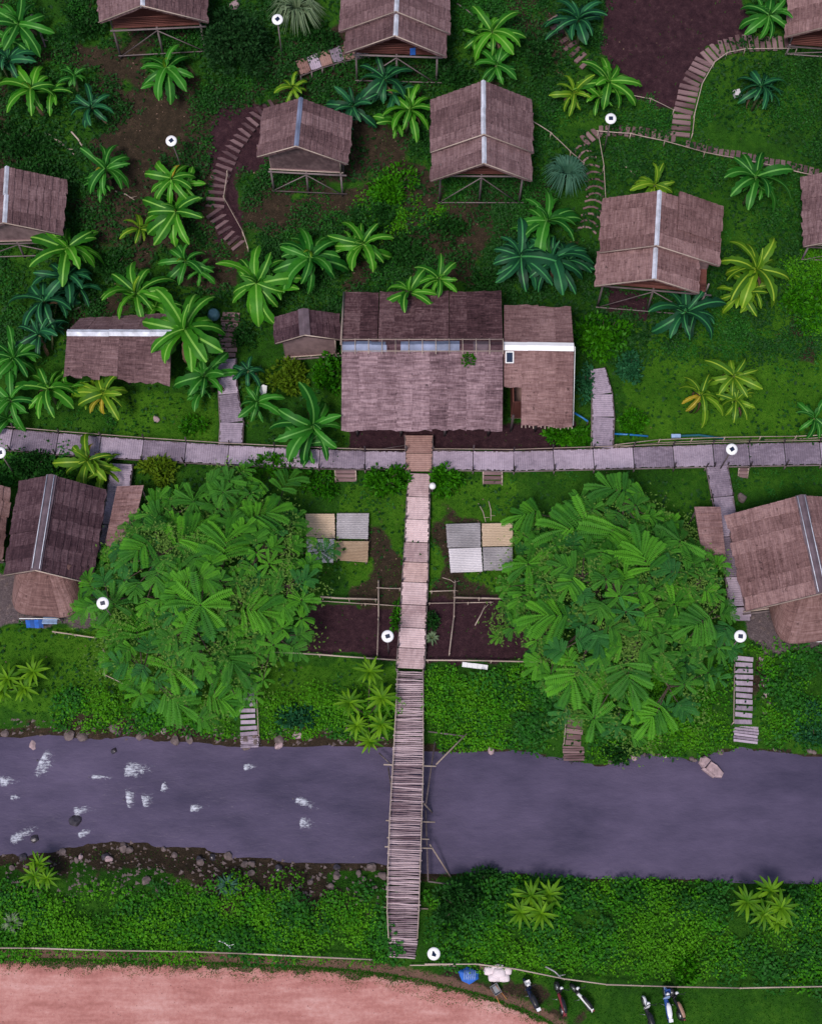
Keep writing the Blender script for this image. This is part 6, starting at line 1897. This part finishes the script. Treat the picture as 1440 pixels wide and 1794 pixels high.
def scatter():
    g = np.random.default_rng(77)
    # short grass over everything that is not bare
    n = 330000
    x = g.uniform(-31, 31, n); y = g.uniform(-1, 67, n)
    bare = region('soil', x, y, .5) | region('gravel', x, y, .5)
    brown = region('brown', x, y, .7)
    hb = ss(.42, .55, fbm(x * .28, y * .28, 21)) * ss(1, 5, y - HILL0) * (x < 9 + .4 * (y - HILL0))
    k = ~keep_out(x, y) & (~bare | (g.random(n) < .03)) & (~brown | (g.random(n) < .22)) & (g.random(n) > hb * .8)
    dens = fbm(x * .5, y * .5, 61)
    k &= g.random(n) < .35 + dens
    x, y = x[k], y[k]
    tint = np.clip(fbm(x * .22, y * .22, 62) * 1.1 - .1 + g.uniform(-.25, .3, len(x)) + .38 * region('lawn', x, y, .8), 0, 1)
    tufts('grass', 'short dark green grass covering the lawns and slopes', x, y, .16, .028, .13, 'grass', 1, tint=tint)
    # leafy plants as many low mounds of small leaves
    def mounds(nc, keep, y0, y1, rmin, rmax, dens, classes, seed):
        cx = g.uniform(-31, 31, nc); cy = g.uniform(y0, y1, nc)
        k = keep(cx, cy) & ~keep_out(cx, cy) & ~region('clear', cx, cy, 0)
        cx, cy = cx[k], cy[k]; nc = len(cx)
        dn = fbm(cx * .35, cy * .35, 71)
        cr = g.uniform(rmin, rmax, nc) * (.6 + .8 * dn); ch = cr * g.uniform(.6, 1.3, nc) + .05
        pk = fbm(cx * .22 + 5, cy * .22, 75) + g.normal(0, .12, nc); ct = g.uniform(0, 1, nc)
        cnt = np.clip((cr * cr * dens).astype(int), 8, 150)
        ci = np.repeat(np.arange(nc), cnt); n = len(ci)
        d = g.normal(size=(n, 3)); d[:, 2] = np.abs(d[:, 2]); d /= np.linalg.norm(d, axis=1)[:, None]
        rr = g.uniform(.6, 1.08, n)
        x = cx[ci] + d[:, 0] * cr[ci] * rr; y = cy[ci] + d[:, 1] * cr[ci] * rr; zo = .02 + d[:, 2] * ch[ci] * rr
        tint = np.clip(.2 + .6 * ct[ci] + g.uniform(-.3, .3, n), 0, 1); pk = pk[ci]
        ok = ~keep_out(x, y) & ~region('clear', x, y, 0)
        for nm, lab, lo, hi, mt, sz in classes:
            sel = ok & (pk >= lo) & (pk < hi)
            if sel.any(): leaves_on(nm, lab, x[sel], y[sel], zo[sel], sz, mt, seed, tint[sel])
    mounds(15000, lambda x, y: region('lush', x, y, .8) & (vnoise(x * .9, y * .9, 77) > .2), -1, 50, .2, .95, 150,
           (('ground_cover', 'lush mid green leafy ground cover on the river banks', .42, .53, 'cover', .15),
            ('bright_cover', 'bright yellow green creeping cover on the river banks', .53, 9, 'cover_lime', .13),
            ('dark_cover', 'dark green leafy weeds between the bright cover', -9, .42, 'cover_dark', .18)), 2)
    mounds(9000, lambda x, y: ~region('soil', x, y, .4) & ~region('gravel', x, y, .4) & (fbm(x * .3, y * .3, 95) > np.where(region('brown', x, y), .56, .46)), HILL0 - 4, 67, .12, .8, 150,
           (('hill_weeds', 'dark weedy tufts over the hillside', -9, .56, 'shrub_dark', .15),
            ('fresh_weeds', 'fresher green weed tufts over the hillside', .56, 9, 'cover_dark', .13)), 5)
    mounds(2600, lambda x, y: ~region('soil', x, y, .4) & ~region('gravel', x, y, .4) & (fbm(x * .3, y * .3, 96) > .55), 18, HILL0 - 4, .1, .3, 200,
           (('yard_weeds', 'small weed tufts on the yard lawns', -9, 9, 'cover_dark', .12),), 6)
    # ragged grass creeping onto the road edge
    n = 16000
    x = g.uniform(-31, 12, n); e = np.interp(x, RT[:, 0], RT[:, 1]); q = g.random(n) ** 2.2
    lim = .25 + 1.1 * fbm(x * .6, x * 0 + 3, 91)
    y = e + .25 - q * lim
    tufts('verge_grass', 'thin grass creeping onto the edge of the dirt road', x, y, .14, .03, .10, 'grass', 8, tint=g.uniform(.2, 1, n))
    # weeds on the hill and along the yard
    n = 95000
    x = g.uniform(-31, 31, n); y = g.uniform(14, 67, n)
    m1 = fbm(x * .4, y * .4, 81)
    bare = region('soil', x, y, .4) | region('gravel', x, y, .4)
    k = (m1 > .42) & ~bare & ~keep_out(x, y) & (~region('brown', x, y, .7) | (g.random(n) < .32)) & ((y > HILL0 - 3) | (g.random(n) < .22))
    x, y, m1 = x[k], y[k], m1[k]
    zo = np.maximum(0.02, m1 - .42) * 2.4 * g.uniform(.2, 1, len(x))
    tint = np.clip(.75 * fbm(x * .3 + 9, y * .3, 83) + g.uniform(-.25, .35, len(x)) - .1, 0, 1)
    leaves_on('wild_weeds', 'scattered low weeds on the hillside and yard', x, y, zo, .21, 'shrub_dark', 3, tint)
    # dry leaf litter
    n = 9000
    x = g.uniform(-31, 31, n); y = g.uniform(10, 67, n)
    k = (region('brown', x, y, 1.0) | (g.random(n) < .10)) & ~keep_out(x, y)
    x, y = x[k], y[k]
    leaves_on('leaf_litter', 'dry pale leaves strewn over the bare earth', x, y, np.full(len(x), .03), .10, 'litter', 4, g.uniform(0, 1, len(x)))
    n = 1000
    x = g.uniform(-31, 12, n); e = np.interp(x, RT[:, 0], RT[:, 1]); y = e - g.uniform(0, 1, n) ** 1.6 * 7
    z = terr(x, y) + .03; s = g.uniform(.015, .05, n); V = []
    for dx, dy, dz in ((1, 0, 0), (-.4, .9, .1), (-.7, -.7, 0), (0, 0, 1.0)):
        V.append(np.stack([x + dx * s * g.uniform(.7, 1.3, n), y + dy * s * g.uniform(.7, 1.3, n), z + dz * s], 1))
    V = np.stack(V, 1).reshape(-1, 3); i = np.arange(n) * 4
    F = np.concatenate([np.stack([i, i + 1, i + 3], 1), np.stack([i + 1, i + 2, i + 3], 1), np.stack([i + 2, i, i + 3], 1)])
    tag(link('road_pebbles', np_mesh('road_pebbles', V, F, M['pebble'])), 'small reddish pebbles loose on the dirt road', kind='stuff')
    # small gravel on the stony banks and yards
    n = 22000
    x = g.uniform(-31, 31, n); y = g.uniform(8, 40, n)
    yn = np.interp(x, NBW[:, 0], NBW[:, 1]); ys = np.interp(x, SBW[:, 0], SBW[:, 1])
    bank = ((y > yn + .1) & (y < yn + 1.0) | (y < ys - .1) & (y > ys - 3.0)) & (x < 0)
    k = bank & (g.random(n) < .9) | region('gravel', x, y, .3)
    x, y = x[k], y[k]
    V = []; n = len(x); s = g.uniform(.03, .17, n); z = terr(x, y)
    for dx, dy, dz in ((1, 0, 0), (-.4, .9, .1), (-.7, -.7, 0), (0, 0, .8)):
        V.append(np.stack([x + dx * s * g.uniform(.7, 1.2, n), y + dy * s * g.uniform(.7, 1.2, n), z + dz * s - .01], 1))
    V = np.stack(V, 1).reshape(-1, 3); i = np.arange(n) * 4
    F = np.concatenate([np.stack([i, i + 1, i + 3], 1), np.stack([i + 1, i + 2, i + 3], 1), np.stack([i + 2, i, i + 3], 1)])
    tag(link('gravel', np_mesh('gravel', V, F, M['stone'])), 'small stones of the banks and hut yards', kind='stuff')
scatter()
